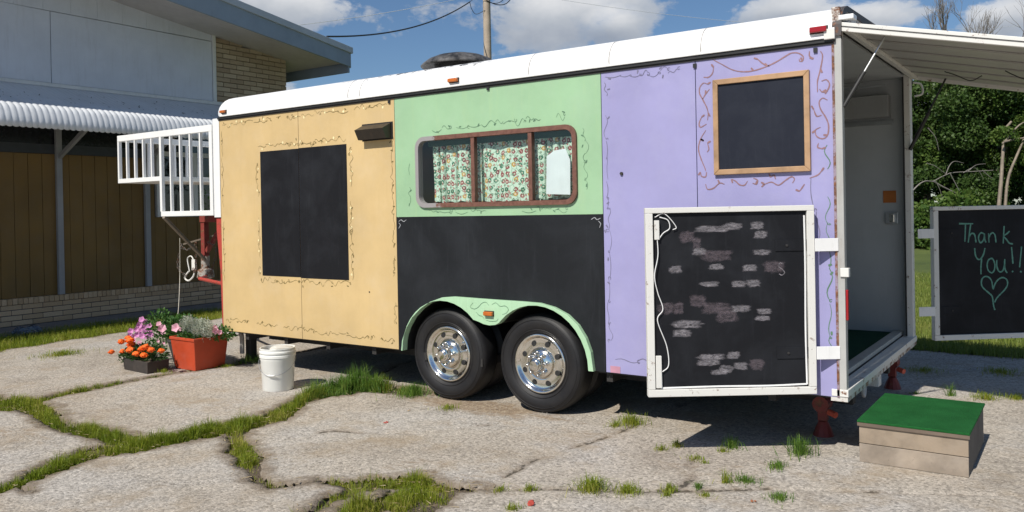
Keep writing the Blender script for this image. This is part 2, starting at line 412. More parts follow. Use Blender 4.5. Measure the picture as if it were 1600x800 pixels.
mt, nt, bs, co, out = new_mat("dirt")
c = nt.ramp(nt.noise(co, 3, 8, 0.7), [(0.3, (0.10, 0.075, 0.05)), (0.6, (0.20, 0.155, 0.11)), (0.8, (0.27, 0.22, 0.16))])
c = nt.mix(0.6, c, nt.ramp(nt.noise(co, 90, 4, 0.8), [(0.3, 0.5), (0.7, 1.3)]), 'MULTIPLY')
nt.set(bs.inputs['Base Color'], c); bs.inputs['Roughness'].default_value = 0.95; bump(nt, bs, nt.noise(co, 70, 6, 0.8), 0.9, 0.02)
DIRT = mt
mt, nt, bs, co, out = new_mat("lawn")
c = nt.ramp(nt.noise(co, 0.35, 6, 0.65), [(0.3, (0.075, 0.115, 0.022)), (0.55, (0.13, 0.175, 0.035)), (0.75, (0.20, 0.22, 0.06))])
c = nt.mix(0.6, c, nt.ramp(nt.noise(co, 14, 6, 0.8), [(0.3, 0.45), (0.7, 1.35)]), 'MULTIPLY')
nt.set(bs.inputs['Base Color'], c); bs.inputs['Roughness'].default_value = 0.95; bump(nt, bs, nt.noise(co, 25, 6, 0.8), 1.0, 0.06)
LAWN = mt

put('ground', MB().box(-400, 400, -400, 400, -1.0, -0.035), DIRT, kind='structure')
mb = MB(); mb.quad((-400, 4.55, -0.012), (400, 4.55, -0.012), (400, 400, -0.012), (-400, 400, -0.012))
put('lawn', mb, LAWN, kind='structure', fix=False)

JOINTS = {
 'a': ([(2.6, -4.6), (2.299, -3.636), (2.187, -3.119), (2.036, -2.793), (1.9, -2.393), (2.031, -2.172), (2.111, -1.803), (2.166, -1.461), (2.22, -1.208), (1.923, -0.635), (1.868, -0.143), (2.059, 0.028), (2.45, 0.079)],
       [.07, .07, .07, .09, .12, .16, .18, .18, .14, .10, .15, .17, .10]),
 'b': ([(-4.6, -2.6), (-3, -2.3), (-1.516, -2.186), (-0.333, -2.032), (0.271, -1.997), (1.001, -2.154), (1.405, -2.125), (2.031, -2.172)], [.05, .05, .05, .16, .11, .08, .09, .12]),
 'c': ([(-0.333, -2.032), (-0.135, -1.805), (-0.189, -1.263), (-0.21, -0.838), (-0.142, -0.359), (-0.005, 0.158), (-0.111, 0.488), (0.007, 1.019), (0.1, 2.5), (0.1, 4.6)], [.14, .08, .05, .03, .022, .02, .015, .012, .012, .012]),
 'd': ([(2.15, -1.496), (2.703, -1.82), (3.245, -2.126), (3.495, -2.208), (3.658, -1.986), (3.915, -1.922), (4.133, -1.721), (4.434, -1.732), (4.601, -1.591)], [.10, .07, .045, .025, .03, .09, .09, .04, .02]),
 'e': ([(4.3, -3.6), (4.055, -2.432), (3.981, -2.136), (3.98, -1.909)], [.05, .07, .06, .06]),
}
CRACKS = [[(4.601, -1.591), (4.541, -1.036), (4.568, -0.693), (4.674, -0.361), (4.69, 0.13), (4.8, 1.5), (4.6, 4.6)], [(4.601, -1.591), (4.8, -1.5), (5.128, -1.303), (5.31, -1.228), (5.62, -1.02), (5.942, -0.739), (6.6, -0.45), (8.2, 0.4), (9.6, 1.0)],
 [(1.868, -0.143), (1.5, 1.4), (1.7, 4.6)], [(5.40, -0.50), (5.55, -0.85), (5.52, -1.1)], [(2.7, -1.75), (2.9, -1.2), (3.5, -.9), (3.9, -.3)], [(0.9, -2.6), (1.6, -3.2), (2.1, -3.3)]]
PATCHES = [(4.40, -1.98, 0.20), (4.25, -2.25, 0.13), (1.95, -0.25, 0.17), (2.3, -3.0, 0.07)]
def joint_dist(X, Y):
    """signed distance to the nearest joint edge (negative inside a joint)"""
    D = np.full(X.shape, 9.0)
    for pts, ws in JOINTS.values():
        for i in range(len(pts) - 1):
            ax, ay = pts[i]; bx, by = pts[i + 1]; L2 = (bx - ax) ** 2 + (by - ay) ** 2
            t = np.clip(((X - ax) * (bx - ax) + (Y - ay) * (by - ay)) / L2, 0, 1)
            d = np.hypot(X - ax - t * (bx - ax), Y - ay - t * (by - ay)) - (ws[i] + t * (ws[i + 1] - ws[i]))
            D = np.minimum(D, d)
    for x, y, r in PATCHES: D = np.minimum(D, np.hypot(X - x, Y - y) - r)
    return D
def wob(X, Y, s, seed):
    rs = np.random.RandomState(seed); W = np.zeros(X.shape)
    for k in range(7):
        a = rs.uniform(0, 2 * PI); f = s * (1.6 ** k); W += np.sin((X * math.cos(a) + Y * math.sin(a)) * f + rs.uniform(0, 6)) / (1.35 ** k)
    return W / 3.0
G = 0.026
gx = np.arange(-4.55, 9.6, G); gy = np.arange(-7.0, 4.6, G)
GX, GY = np.meshgrid(gx, gy, indexing='ij')
wx = GX + 0.035 * wob(GX, GY, 3.0, 1); wy = GY + 0.035 * wob(GX, GY, 3.0, 2)
SD = joint_dist(wx, wy) + 0.02 * wob(GX, GY, 11.0, 3) + 0.04 * wob(GX, GY, 4.5, 14) + 0.026 * wob(GX, GY, 21.0, 23) + 0.012 * wob(GX, GY, 48.0, 29)
grassline = 4.35 + 0.12 * wob(GX, GY * 0, 2.2, 5)
leftline = -3.55 + 0.25 * wob(GX * 0, GY, 1.7, 6) + np.clip(-0.6 - GY, 0, 0.6) * 1.0
SD = np.minimum(SD, grassline - GY); SD = np.minimum(SD, GX - leftline)
Z = -0.030 * np.clip(1 - SD / 0.03, 0, 1) ** 2 + 0.005 * wob(GX, GY, 1.3, 4) * np.clip(SD / 0.3, 0, 1)
gxs, gys = np.gradient(SD, G); gl = np.clip(np.hypot(gxs, gys), .5, None); near_ = (np.abs(SD) < 0.032)
GX = GX - np.where(near_, SD * gxs / gl ** 2, 0); GY = GY - np.where(near_, SD * gys / gl ** 2, 0)
Z = Z - 0.017 * np.exp(-((GX - 3.45) / 1.1) ** 2 - ((GY - .2) / .55) ** 2)
EDGE = np.clip(1 - SD / 0.18, 0, 1)
SOIL = np.zeros(GX.shape)
for sx_, sy_, rx_, ry_, k_ in ((3.35, .0, 1.0, .28, 1.0), (2.5, .15, .5, .3, .9), (-.1, .0, .7, .35, .5), (5.5, -.6, .6, .35, .45), (4.2, -1.5, .7, .3, .5), (0.9, -2.45, .9, .25, .5), (6.9, 3.6, 1.5, .7, .5), (4.6, -.3, .3, .5, .4)):
    SOIL = np.maximum(SOIL, k_ * np.exp(-((GX - sx_) / rx_) ** 2 - ((GY - sy_) / ry_) ** 2))
CR = np.full(GX.shape, 9.0)
for pts in CRACKS:
    for i in range(len(pts) - 1):
        ax, ay = pts[i]; bx, by = pts[i + 1]; L2 = (bx - ax) ** 2 + (by - ay) ** 2
        t = np.clip(((wx - ax) * (bx - ax) + (wy - ay) * (by - ay)) / L2, 0, 1)
        CR = np.minimum(CR, np.hypot(wx - ax - t * (bx - ax), wy - ay - t * (by - ay)))
Z = Z - 0.010 * np.clip(1 - CR / 0.03, 0, 1)
CRK = np.clip(1 - CR / 0.10, 0, 1)
nx, ny = SD.shape
cellc = (SD[:-1, :-1] + SD[1:, :-1] + SD[:-1, 1:] + SD[1:, 1:]) / 4
ok = cellc > 0
# flood fill into slabs
lab = np.zeros(ok.shape, int); cur = 0
okl = ok.tolist(); labl = lab.tolist(); NXc, NYc = ok.shape
for i in range(NXc):
    for j in range(NYc):
        if okl[i][j] and labl[i][j] == 0:
            cur += 1; st = [(i, j)]; labl[i][j] = cur
            while st:
                a, b = st.pop()
                for c_, d_ in ((a + 1, b), (a - 1, b), (a, b + 1), (a, b - 1)):
                    if 0 <= c_ < NXc and 0 <= d_ < NYc and okl[c_][d_] and labl[c_][d_] == 0:
                        labl[c_][d_] = cur; st.append((c_, d_))
lab = np.array(labl)
pav = bpy.data.objects.new('pavement', None); COL.objects.link(pav); pav['kind'] = 'structure'; ORG['pavement'] = (0, 0, 0)
for k in range(1, cur + 1):
    ci, cj = np.nonzero(lab == k)
    if len(ci) < 12: continue
    quads = np.stack([ci * ny + cj, (ci + 1) * ny + cj, (ci + 1) * ny + cj + 1, ci * ny + cj + 1], 1)
    ids, inv = np.unique(quads, return_inverse=True); inv = inv.reshape(quads.shape)
    vx = np.stack([GX.ravel()[ids], GY.ravel()[ids], Z.ravel()[ids]], 1)
    me = bpy.data.meshes.new('pavement_slab'); me.from_pydata(vx.tolist(), [], inv.tolist())
    at_ = me.attributes.new('edge', 'FLOAT', 'POINT'); at_.data.foreach_set('value', EDGE.ravel()[ids].astype(np.float32))
    at_ = me.attributes.new('soil', 'FLOAT', 'POINT'); at_.data.foreach_set('value', SOIL.ravel()[ids].astype(np.float32))
    at_ = me.attributes.new('crack', 'FLOAT', 'POINT'); at_.data.foreach_set('value', CRK.ravel()[ids].astype(np.float32))
    for p in me.polygons: p.use_smooth = True
    me.materials.append(ASPH)
    o = bpy.data.objects.new('pavement_slab', me); COL.objects.link(o); o.parent = pav
mb = MB(); z = -0.006
mb.quad((9.56, -60, z), (60, -60, z), (60, 4.3, z), (9.56, 4.3, z)); mb.quad((-60, -60, z), (9.56, -60, z), (9.56, -6.98, z), (-60, -6.98, z))
mb.quad((-60, -6.98, z), (-5.6, -6.98, z), (-5.6, -6.9, z), (-60, -6.9, z))
mb.quad((-5.0, -6.98, z), (-4.5, -6.98, z), (-4.5, -3, z), (-5.0, -3, z))
put('outer_pavement', mb, ASPH, kind='structure', fix=False)

# ------------------------------------------------------------------ grass blades
def blades(name, P, H, W, mat, lean=0.5, parent=None, droop=0.35, seed=1, **kw):
    """P: (n,3) roots; every blade is a bent strip of 2 segments (5 vertices)"""
    rs = np.random.RandomState(seed); n = len(P)
    a = rs.uniform(0, 2 * PI, n); l = np.abs(rs.normal(0, lean, n)); d = np.stack([np.cos(a), np.sin(a), np.zeros(n)], 1)
    b = rs.uniform(0, 2 * PI, n); s = np.stack([np.cos(b), np.sin(b), np.zeros(n)], 1) * (W[:, None] / 2)
    up = np.array([0, 0, 1.0])
    mid = P + up * (H * 0.6)[:, None] + d * (H * 0.25 * l)[:, None]
    tip = P + up * (H * (1 - droop * np.clip(l, 0, 1.5)))[:, None] + d * (H * 0.85 * l)[:, None]
    V = np.stack([P - s, P + s, mid - s * 0.75, mid + s * 0.75, tip], 1).reshape(-1, 3)
    base = (np.arange(n) * 5)[:, None]
    quads = base + np.array([[0, 1, 3, 2]]); tris = base + np.array([[2, 3, 4]])
    me = bpy.data.meshes.new(name)
    me.vertices.add(len(V)); me.vertices.foreach_set('co', V.ravel().astype(np.float32))
    me.loops.add(n * 7); li = np.concatenate([quads, tris], 1).ravel(); me.loops.foreach_set('vertex_index', li.astype(np.int32))
    me.polygons.add(n * 2); ls = (np.arange(n) * 7)[:, None] + np.array([[0, 4]]); me.polygons.foreach_set('loop_start', ls.ravel().astype(np.int32))
    me.update(calc_edges=True); me.validate()
    me.materials.append(mat)
    o = bpy.data.objects.new(name, me)
    COL.objects.link(o)
    for k_, v_ in kw.items(): o[k_] = v_
    return o
GR1 = leafy("grass_blade", [(0.25, (0.10, 0.16, 0.010)), (0.45, (0.18, 0.25, 0.018)), (0.65, (0.28, 0.32, 0.03)), (0.9, (0.46, 0.38, 0.12))], 0.5, 2.2, 0.35)
GR2 = leafy("lush_grass_blade", [(0.25, (0.045, 0.12, 0.015)), (0.5, (0.09, 0.19, 0.025)), (0.75, (0.18, 0.27, 0.045)), (0.95, (0.34, 0.32, 0.12))], 0.5, 1.3, 0.3)
GR3 = leafy("lawn_blade", [(0.25, (0.10, 0.16, 0.02)), (0.5, (0.17, 0.23, 0.04)), (0.75, (0.27, 0.30, 0.07)), (0.95, (0.38, 0.34, 0.14))], 0.5, 0.9, 0.3)

def sample(x0, x1, y0, y1, n, fn, seed):
    rs = np.random.RandomState(seed); X = rs.uniform(x0, x1, n); Y = rs.uniform(y0, y1, n)
    k = fn(X, Y, rs); return X[k], Y[k]
def infield(X, Y, pad=0.0):
    wx = X + 0.035 * wob(X, Y, 3.0, 1); wy = Y + 0.035 * wob(X, Y, 3.0, 2)
    return joint_dist(wx, wy) + 0.02 * wob(X, Y, 11.0, 3) + 0.04 * wob(X, Y, 4.5, 14) + 0.026 * wob(X, Y, 21.0, 23) + 0.012 * wob(X, Y, 48.0, 29) - pad
# thick grass in the wide joints
X, Y = sample(-1.7, 4.9, -4.4, 0.6, 1100000, lambda X, Y, rs: (infield(X, Y) < -0.012 + 0.03 * rs.normal(size=X.shape)) & (wob(X, Y, 9.0, 9) > -0.15 + 0.3 * rs.normal(size=X.shape)) & (rs.uniform(size=X.shape) < np.clip(-infield(X, Y) / 0.07, 0.12, 1.0)), 3)
sd = -infield(X, Y)
keep = (X < 4.75) & ~((Y > 0.25) & (X > 0.6))
X, Y, sd = X[keep], Y[keep], sd[keep]
rs_ = np.random.RandomState(5)
lushness = np.exp(-((X - 1.98) ** 2 + (Y + 0.15) ** 2) / 0.14)
H = (0.034 + 0.042 * np.clip(sd / 0.1, 0, 1) + 0.085 * lushness) * np.clip(1.0 + 0.5 * wob(X, Y, 6.0, 17) + 0.75 * wob(X, Y, 22.0, 19), 0.3, 2.3) * rs_.uniform(0.5, 1.5, len(X))
sel = rs_.uniform(size=len(X)) < lushness * 1.3
P = np.stack([X, Y, np.full(len(X), -0.034)], 1)
blades('joint_grass', P[~sel], H[~sel], rs_.uniform(0.002, 0.0045, (~sel).sum()), GR1, 0.85, seed=2, kind='stuff', label='yellow green grass growing in the joints between the pavement slabs', category='grass')
blades('lush_grass', P[sel], H[sel], rs_.uniform(0.003, 0.006, sel.sum()), GR2, 0.5, seed=3, kind='stuff', label='tall bright green grass growing beside the white bucket', category='grass')
rl = np.random.RandomState(77); n_ = 60000
lx = rl.uniform(-1.7, 5.0, n_); ly = rl.uniform(-4.2, .5, n_); dd_ = infield(lx, ly); kk = (dd_ < 0.10) & (rl.uniform(size=n_) < np.clip(1 - dd_ / 0.10, 0, 1) * .16); lx, ly = lx[kk], ly[kk]
mb = MB()
for x, y in zip(lx, ly):
    a = rl.uniform(0, 6.28); L = rl.uniform(.008, .03); w_ = rl.uniform(.0012, .004); z = rl.uniform(.0, .006); c, s_ = math.cos(a), math.sin(a)
    mb.add([(x - c * L - s_ * w_, y - s_ * L + c * w_, z), (x + c * L, y + s_ * L, z + rl.uniform(0, .008)), (x - c * L + s_ * w_, y - s_ * L - c * w_, z + .002)], [(0, 1, 2)])
put('dry_litter', mb, leafy("dry_straw", [(0.2, (.10, .06, .035)), (.5, (.30, .22, .12)), (.9, (.55, .45, .28))], .8, 8, .1), label='dry straw and dead grass lying along the slab joints', cat='litter', kind='stuff', fix=False)
# strip of grass by the building
def fstrip(X, Y, rs):
    ll = -3.5 + 0.25 * wob(X * 0, Y, 1.7, 6) + np.clip(-0.6 - Y, 0, 0.6)
    return (X < ll + 0.05 * rs.normal(size=X.shape)) & (X > -4.72 + 0.06 * rs.normal(size=X.shape)) & (wob(X, Y, 5.0, 12) > -0.6 + 0.5 * rs.normal(size=X.shape))
X, Y = sample(-4.9, -2.4, -1.8, 3.2, 60000, fstrip, 8)
blades('strip_grass', np.stack([X, Y, np.full(len(X), -0.034)], 1), rs_.uniform(0.04, 0.13, len(X)), rs_.uniform(0.003, 0.006, len(X)), GR1, 0.6, seed=4, kind='stuff', label='grass strip along the foot of the shaded brick building', category='grass')
# lawn blades near the pavement
def flawn(X, Y, rs): return (Y > 4.33 + 0.12 * wob(X, Y * 0, 2.2, 5) + 0.08 * rs.normal(size=X.shape)) & (rs.uniform(size=X.shape) < np.clip(1.3 - (Y - 4.3) / 9, 0.2, 1))
X, Y = sample(1.5, 10.5, 4.0, 15, 300000, flawn, 9)
blades('lawn_grass', np.stack([X, Y, np.full(len(X), -0.012)], 1), rs_.uniform(0.04, 0.11, len(X)) , rs_.uniform(0.004, 0.009, len(X)), GR3, 0.6, seed=5, kind='stuff', label='sunlit mown lawn behind the trailer', category='grass')

# single tufts one can count
TUFTS = [
 ((2.62, 0.02), .17, .11, 420, 'green grass tuft just left of the front trailer wheel'),
 ((3.19, -0.22), .08, .045, 110, 'low thin grass tuft in front of the foremost tyre'),
 ((4.67, 0.10), .13, .08, 260, 'grass tuft right of the rear tyre at the shadow edge'),
 ((4.60, -0.02), .06, .05, 90, 'thin dry sprig beside the tuft right of the rear tyre'),
 ((5.136, -0.40), .035, .05, 70, 'tiny tuft left of the tip of the chalkboard door shadow'),
 ((5.189, -0.266), .045, .06, 90, 'small tuft at the tip of the chalkboard door shadow'),
 ((5.505, -0.12), .055, .10, 110, 'spiky tuft standing in the door shadow edge'),
 ((5.92, -0.03), .10, .13, 200, 'long bladed tuft near the step at the shadow end'),
 ((5.474, -0.514), .025, .03, 40, 'tiny sprig in the thin crack below the door shadow'),
 ((5.882, -0.368), .085, .05, 170, 'flat round tuft in front of the green step'),
 ((5.487, -0.23), .035, .05, 50, 'short sprig under the spiky tuft at the shadow edge'),
 ((5.40, -0.46), .06, .035, 80, 'flat weed tuft with bare soil in the pavement crack'),
 ((5.128, -1.303), .10, .09, 260, 'broad grass tuft with dry stalks in the foreground crack'),
 ((5.31, -1.228), .085, .06, 180, 'low grass tuft right of the dry stalked foreground tuft'),
 ((5.493, -1.078), .055, .045, 110, 'round grass tuft in the foreground crack middle'),
 ((5.62, -0.96), .03, .05, 60, 'narrow upright tuft in the foreground crack'),
 ((5.52, -1.16), .05, .03, 80, 'flat grass tuft below the round foreground tuft'),
 ((5.807, -0.719), .075, .05, 150, 'bright grass tuft in the crack below the door corner'),
 ((6.05, -0.90), .07, .045, 150, 'flat star shaped tuft lowest in the foreground right'),
 ((5.70, -1.06), .04, .03, 70, 'tiny flat tuft between two foreground tufts'),
 ((5.72, -0.80), .04, .09, 40, 'dry reddish stalk weed in the crack'),
 ((4.84, -1.50), .05, .05, 90, 'small tuft by the red litter'),
 ((4.93, -1.80), .05, .05, 80, 'small tuft below the red litter at the bottom edge'),
 ((4.70, -1.60), .05, .04, 80, 'small tuft right of the foreground grass patch'),
 ((6.75, 2.22), .11, .07, 200, 'wide grass tuft in the sun behind the green step'),
 ((6.95, 2.33), .07, .07, 130, 'small grass tuft right of the wide one behind the step'),
 ((6.50, 2.20), .03, .12, 50, 'tall thin sprig behind the green step'),
 ((6.25, 2.15), .05, .03, 60, 'low sprig by the red rear jack'),
 ((6.75, 3.45), .18, .06, 260, 'dark grass patch in the shade behind the step'),
 ((6.15, 3.2), .16, .05, 220, 'weed patch in the shade under the far chalkboard'),
 ((7.3, 2.9), .12, .07, 200, 'grass tuft at the right edge of the shaded pavement'),
 ((-2.35, -0.50), .28, .07, 620, 'low spreading grass patch left of the flower planters'),
 ((-1.6, 0.2), .12, .09, 250, 'grass tuft behind the purple flowers'),
 ((0.02, 0.32), .12, .12, 330, 'dark leafy weed clump at the foot of the front landing leg'),
 ((-0.3, -0.50), .07, .05, 110, 'small tuft in front of the grey planter corner'),
 ((0.02, 0.0), .08, .04, 130, 'low tuft in front of the red planter'),
 ((1.87, 0.18), .05, .22, 26, 'tall thin weed stalk by the bucket shadow'),
]
for (x, y), r, h, n, lb in TUFTS:
    r *= 1.3; n = int(n * 1.4)
    rs = np.random.RandomState(int(abs(x * 100 + y * 1000)) % 9999)
    a = rs.uniform(0, 2 * PI, n); q = np.abs(rs.normal(0, 0.5, n)) * r
    P = np.stack([q * np.cos(a) * rs.uniform(.6, 1.2), q * np.sin(a), np.full(n, -0.008)], 1)
    o = blades('grass_tuft', P, h * rs.uniform(0.4, 1.25, n), rs.uniform(0.0022, 0.0048, n), GR2 if h > .095 or n % 3 == 0 else GR1, 0.95, seed=int(n + x * 10), label=lb, category='grass tuft')
    o.location = (x, y, 0)
# ================================================================== BUILDING
BX = -5.547
M_PANEL = paint("pale_panel", (0.62, 0.65, 0.71), 0.05, 0.6, 0.22, (0.25, 0.22, 0.2), 1.5)
M_TRIMW = paint("white_trim", (0.72, 0.72, 0.70), 0.04, 0.5, 0.2)
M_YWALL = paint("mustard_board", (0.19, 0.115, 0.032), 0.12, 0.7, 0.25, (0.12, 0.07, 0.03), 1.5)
M_SOFFIT = paint("soffit", (0.55, 0.51, 0.48), 0.06, 0.7, 0.25, (0.2, 0.16, 0.12), 2, False)
M_FASCIA = paint("blue_grey_fascia", (0.24, 0.30, 0.37), 0.06, 0.5, 0.15, (0.1, 0.1, 0.1))
M_ROOFM = paint("roof_metal", (0.40, 0.45, 0.50), 0.05, 0.4, 0.1)
M_AWN = paint("awning_metal", (0.66, 0.68, 0.70), 0.05, 0.42, 0.30, (0.12, 0.12, 0.12), 2.5, False)
M_DARK = flat("dark_wall_band", (0.012, 0.014, 0.018), 0.25)
M_GREYP = paint("grey_post", (0.30, 0.31, 0.33), 0.08, 0.6, 0.2)
M_MORT = flat("mortar", (0.11, 0.10, 0.09), 0.95)
M_CONC = paint("concrete", (0.24, 0.22, 0.20), 0.1, 0.9, 0.3, (0.1, 0.08, 0.06), 4, False)
def brick_mat(name, a, b):
    mt, nt, bs, co, out = new_mat(name)
    oi = nt.node('ShaderNodeObjectInfo')
    f = nt.math('ADD', nt.math('MULTIPLY', oi.outputs['Random'], 0.7), nt.math('MULTIPLY', nt.noise(co, 20, 4), 0.4))
    nt.set(bs.inputs['Base Color'], nt.mix(0.5, nt.ramp(f, [(0.2, a), (0.9, b)]), nt.ramp(nt.noise(co, 90, 4, .8), [(0.3, 0.6), (0.7, 1.2)]), 'MULTIPLY'))
    bs.inputs['Roughness'].default_value = 0.85; bump(nt, bs, nt.noise(co, 120, 4), 0.4, 0.004)
    return mt
M_BRICK = brick_mat("tan_brick", (0.36, 0.27, 0.18), (0.52, 0.42, 0.30))
M_BRICK2 = brick_mat("tan_brick_low", (0.48, 0.33, 0.19), (0.64, 0.47, 0.30))

bl = thing('brick_building', (BX - 3, 1, 0), 'tan brick building with white upper panels, corrugated awning and low sloping roof', 'building')
def soff(y): return 4.855 - 0.138 * (y - 3.96)
YE = 5.55                                              # corner of the building
# core walls behind all claddings
mb = MB(); mb.box(BX - 9, BX - 0.04, -9, 2.7, 0, 4.7); mb.box(BX - 9, BX - 0.04, 2.7, YE, 2.62, 4.6); mb.box(BX - 9, BX - 0.9, 2.7, YE, 0, 2.6); mb.box(BX - .9, BX - .04, 2.7, YE, 0, .30)
mb.box(BX - .9, BX - .04, 4.45, YE - .03, .3, 2.6)
put('wall_core', mb, M_MORT, bl)
# upper gable strip and white panels
def yz(a, b, d): return (BX + d, a, b)
for nm, poly in (('upper_panel', [(1.025, 3.66), (3.855, 3.66), (3.855, 4.735), (1.025, 4.755)]),
                 ('upper_panel', [(-2.2, 3.66), (1.015, 3.66), (1.015, 4.755), (-2.2, 4.80)]),
                 ('upper_panel', [(-5.4, 3.66), (-2.21, 3.66), (-2.21, 4.80), (-5.4, 4.84)])):
    put(nm, MB().prism(poly, [], yz, -0.03, 0.012), M_PANEL, bl, bev=0.003)
ys = [3.86 - 0.42 * k for k in range(22)]
for y0, y1 in zip(ys[1:], ys[:-1]):
    b0 = 4.765 + (1.0 - y0) * 0.006; b1 = 4.765 + (1.0 - y1) * 0.006
    poly = [(y0 + 0.0012, b0), (y1 - 0.0012, b1), (y1 - 0.0012, soff(y1)), (y0 + 0.0012, soff(y0))]
    put('gable_board', MB().prism(poly, [], yz, -0.03, 0.004), M_PANEL, bl)
put('corner_trim', MB().prism([(3.865, 3.4), (3.935, 3.4), (3.935, soff(3.93)), (3.865, soff(3.87))], [], yz, -0.03, 0.03), M_TRIMW, bl, bev=0.004)
# bricks of the upper right pier and of the low wall
bm_ = unitbox('brick', 0.05, 0.285, 0.078, 0.004); bm_.materials.append(M_BRICK)
z = 3.46; r = 0
while z < 4.80:
    y = 3.955 + (0.0 if r % 2 else 0.1475)
    if r % 2 == 0:
        hb = unitbox('brick', 0.05, 0.135, 0.078, 0.004); hb.materials.append(M_BRICK)
        piece('brick', hb, M_BRICK, bl, (BX - 0.024 + rnd.uniform(0, .003), 3.955 + 0.0675, z))
    while y + 0.285 < YE + 0.002:
        if z + 0.04 < soff(y + 0.14) + 0.05:
            piece('brick', bm_, M_BRICK, bl, (BX - 0.024 + rnd.uniform(0, .004), y + 0.1425, z))
        y += 0.295
    if YE - y > .04 and z + 0.04 < soff(y + 0.1) + .05:
        hb = unitbox('brick', 0.05, YE - y, 0.078, 0.004); hb.materials.append(M_BRICK)
        piece('brick', hb, M_BRICK, bl, (BX - 0.024, y + (YE - y) / 2, z))
    z += 0.088; r += 1
mb = MB(); z = 0.34; r = 0
while z < 3.43:
    y = 4.5 + (0.1475 if r % 2 else 0)
    while y + 0.285 < YE + 0.02:
        mb.box(BX - 0.05, BX + rnd.uniform(0, .003), y, y + 0.285, z - 0.039, z + 0.039); y += 0.295
    z += 0.088; r += 1
put('pier_bricks', mb, M_BRICK, bl, kind='stuff')
mb = MB(); z = .04; r = 0
while z < 4.62:                                       # end wall towards the lawn
    x = BX - 0.03 - (0.1475 if r % 2 else 0)
    while x > BX - 6: mb.box(x - 0.285, x, YE - 0.03, YE + rnd.uniform(0, .003), z - 0.039, z + 0.039); x -= 0.295
    z += 0.088; r += 1
put('end_wall_bricks', mb, M_BRICK, bl, kind='stuff')
run = unitbox('brick', 0.07, 0.285, 0.068, 0.004); run.materials.append(M_BRICK2)
row = unitbox('brick', 0.10, 0.066, 0.088, 0.004); row.materials.append(M_BRICK2)
y = -1.6
while y < 4.5: piece('brick', row, M_BRICK2, bl, (BX + 0.0 + rnd.uniform(0, .004), y, 0.372 + rnd.uniform(-.002, .002))); y += 0.0745
for r in range(4):
    y = -1.7 + (0.1475 if r % 2 else 0)
    while y < 4.4: piece('brick', run, M_BRICK2, bl, (BX + 0.0 + rnd.uniform(0, .004), y, 0.288 - r * 0.078)); y += 0.295
mb = MB(); mb.box(BX - 0.05, BX + 0.03, -9, 4.62, -0.03, 0.41); put('brick_backing', mb, M_MORT, bl)
mb = MB()
for r in range(5):
    y = -9
    while y < -1.9: mb.box(BX, BX + 0.036, y, y + 0.285, 0.38 - r * 0.08, 0.45 - r * 0.08); y += 0.295
put('far_low_bricks', mb, M_BRICK2, bl, kind='stuff')
# mustard boards under the dark band
y = -3.0; k = 0
while y < 2.66:
    w = 0.203
    put('plank', MB().box(BX - 0.03, BX + rnd.uniform(0.0, 0.008), y, y + w - 0.008, 0.421, 2.57), M_YWALL, bl); y += w; k += 1
while y < 4.40:
    put('plank', MB().box(BX - 0.03, BX + rnd.uniform(0.0, 0.008), y, y + w - 0.008, 0.421, 1.576), M_YWALL, bl); y += w
put('plank_backing', MB().box(BX - .06, BX - .031, 2.66, 4.47, .3, 1.6), M_MORT, bl)
put('plank_panel', MB().box(BX - 0.03, BX + 0.002, -9, -3.01, 0.421, 2.57), M_YWALL, bl)
put('upper_wall_band', MB().box(BX - 0.02, BX - 0.008, -9, 2.66, 2.575, 3.3), M_DARK, bl)  # even dark strip along the wall above the boards
put('band_sill', MB().box(BX - 0.01, BX + 0.02, -9, 2.66, 2.575, 2.72), flat("dark_sill", (0.035, 0.04, 0.048), 0.5), bl)
put('awning_ledger', MB().box(BX - 0.03, BX + 0.045, -9, 4.4, 3.585, 3.652), M_TRIMW, bl, bev=0.004)
for y in (-1.55, 1.04, 2.48):
    p_ = put('wall_post', MB().box(BX + 0.012, BX + 0.075, y, y + 0.085, 0.421, 3.3), M_GREYP, bl, bev=0.004)
    put('awning_brace', MB().beam((BX + 0.05, y + 0.05, 2.52), (BX + 1.02, y + 0.05, 2.98), 0.05, 0.06), M_GREYP, p_)
# glazed entrance behind the gooseneck railing
M_GLASSD = flat("dark_window_glass", (0.02, 0.022, 0.025), 0.06, spec=0.9)
en = put('entrance_frame', MB().prism([(2.72, 1.58), (4.43, 1.58), (4.43, 3.3), (2.72, 3.3)],
      [[(2.82, 1.66), (3.42, 1.66), (3.42, 2.62), (2.82, 2.62)], [(3.5, 1.66), (4.35, 1.66), (4.35, 2.62), (3.5, 2.62)], [(2.82, 2.7), (4.35, 2.7), (4.35, 3.2), (2.82, 3.2)]], yz, -0.05, 0.03), M_TRIMW, bl)
put('pane', MB().box(BX - 0.03, BX - 0.02, 2.8, 3.44, 1.64, 2.64), M_GLASSD, en)
put('pane', MB().box(BX - 0.03, BX - 0.02, 3.48, 4.37, 1.64, 2.64), M_GLASSD, en)
put('pane', MB().box(BX - 0.03, BX - 0.02, 2.8, 4.37, 2.68, 3.22), M_GLASSD, en)
mb = MB()
for zz in (1.95, 2.25): mb.box(BX - 0.018, BX - 0.004, 3.5, 4.35, zz, zz + 0.03)
put('glazing_bar', mb, M_GREYP, en)
# concrete apron
mb = MB(); mb.box(BX + 0.04, BX + 0.95, -9, 5.6, -0.034, 0.012)
put('apron', mb, M_CONC, bl, bev=0.01)
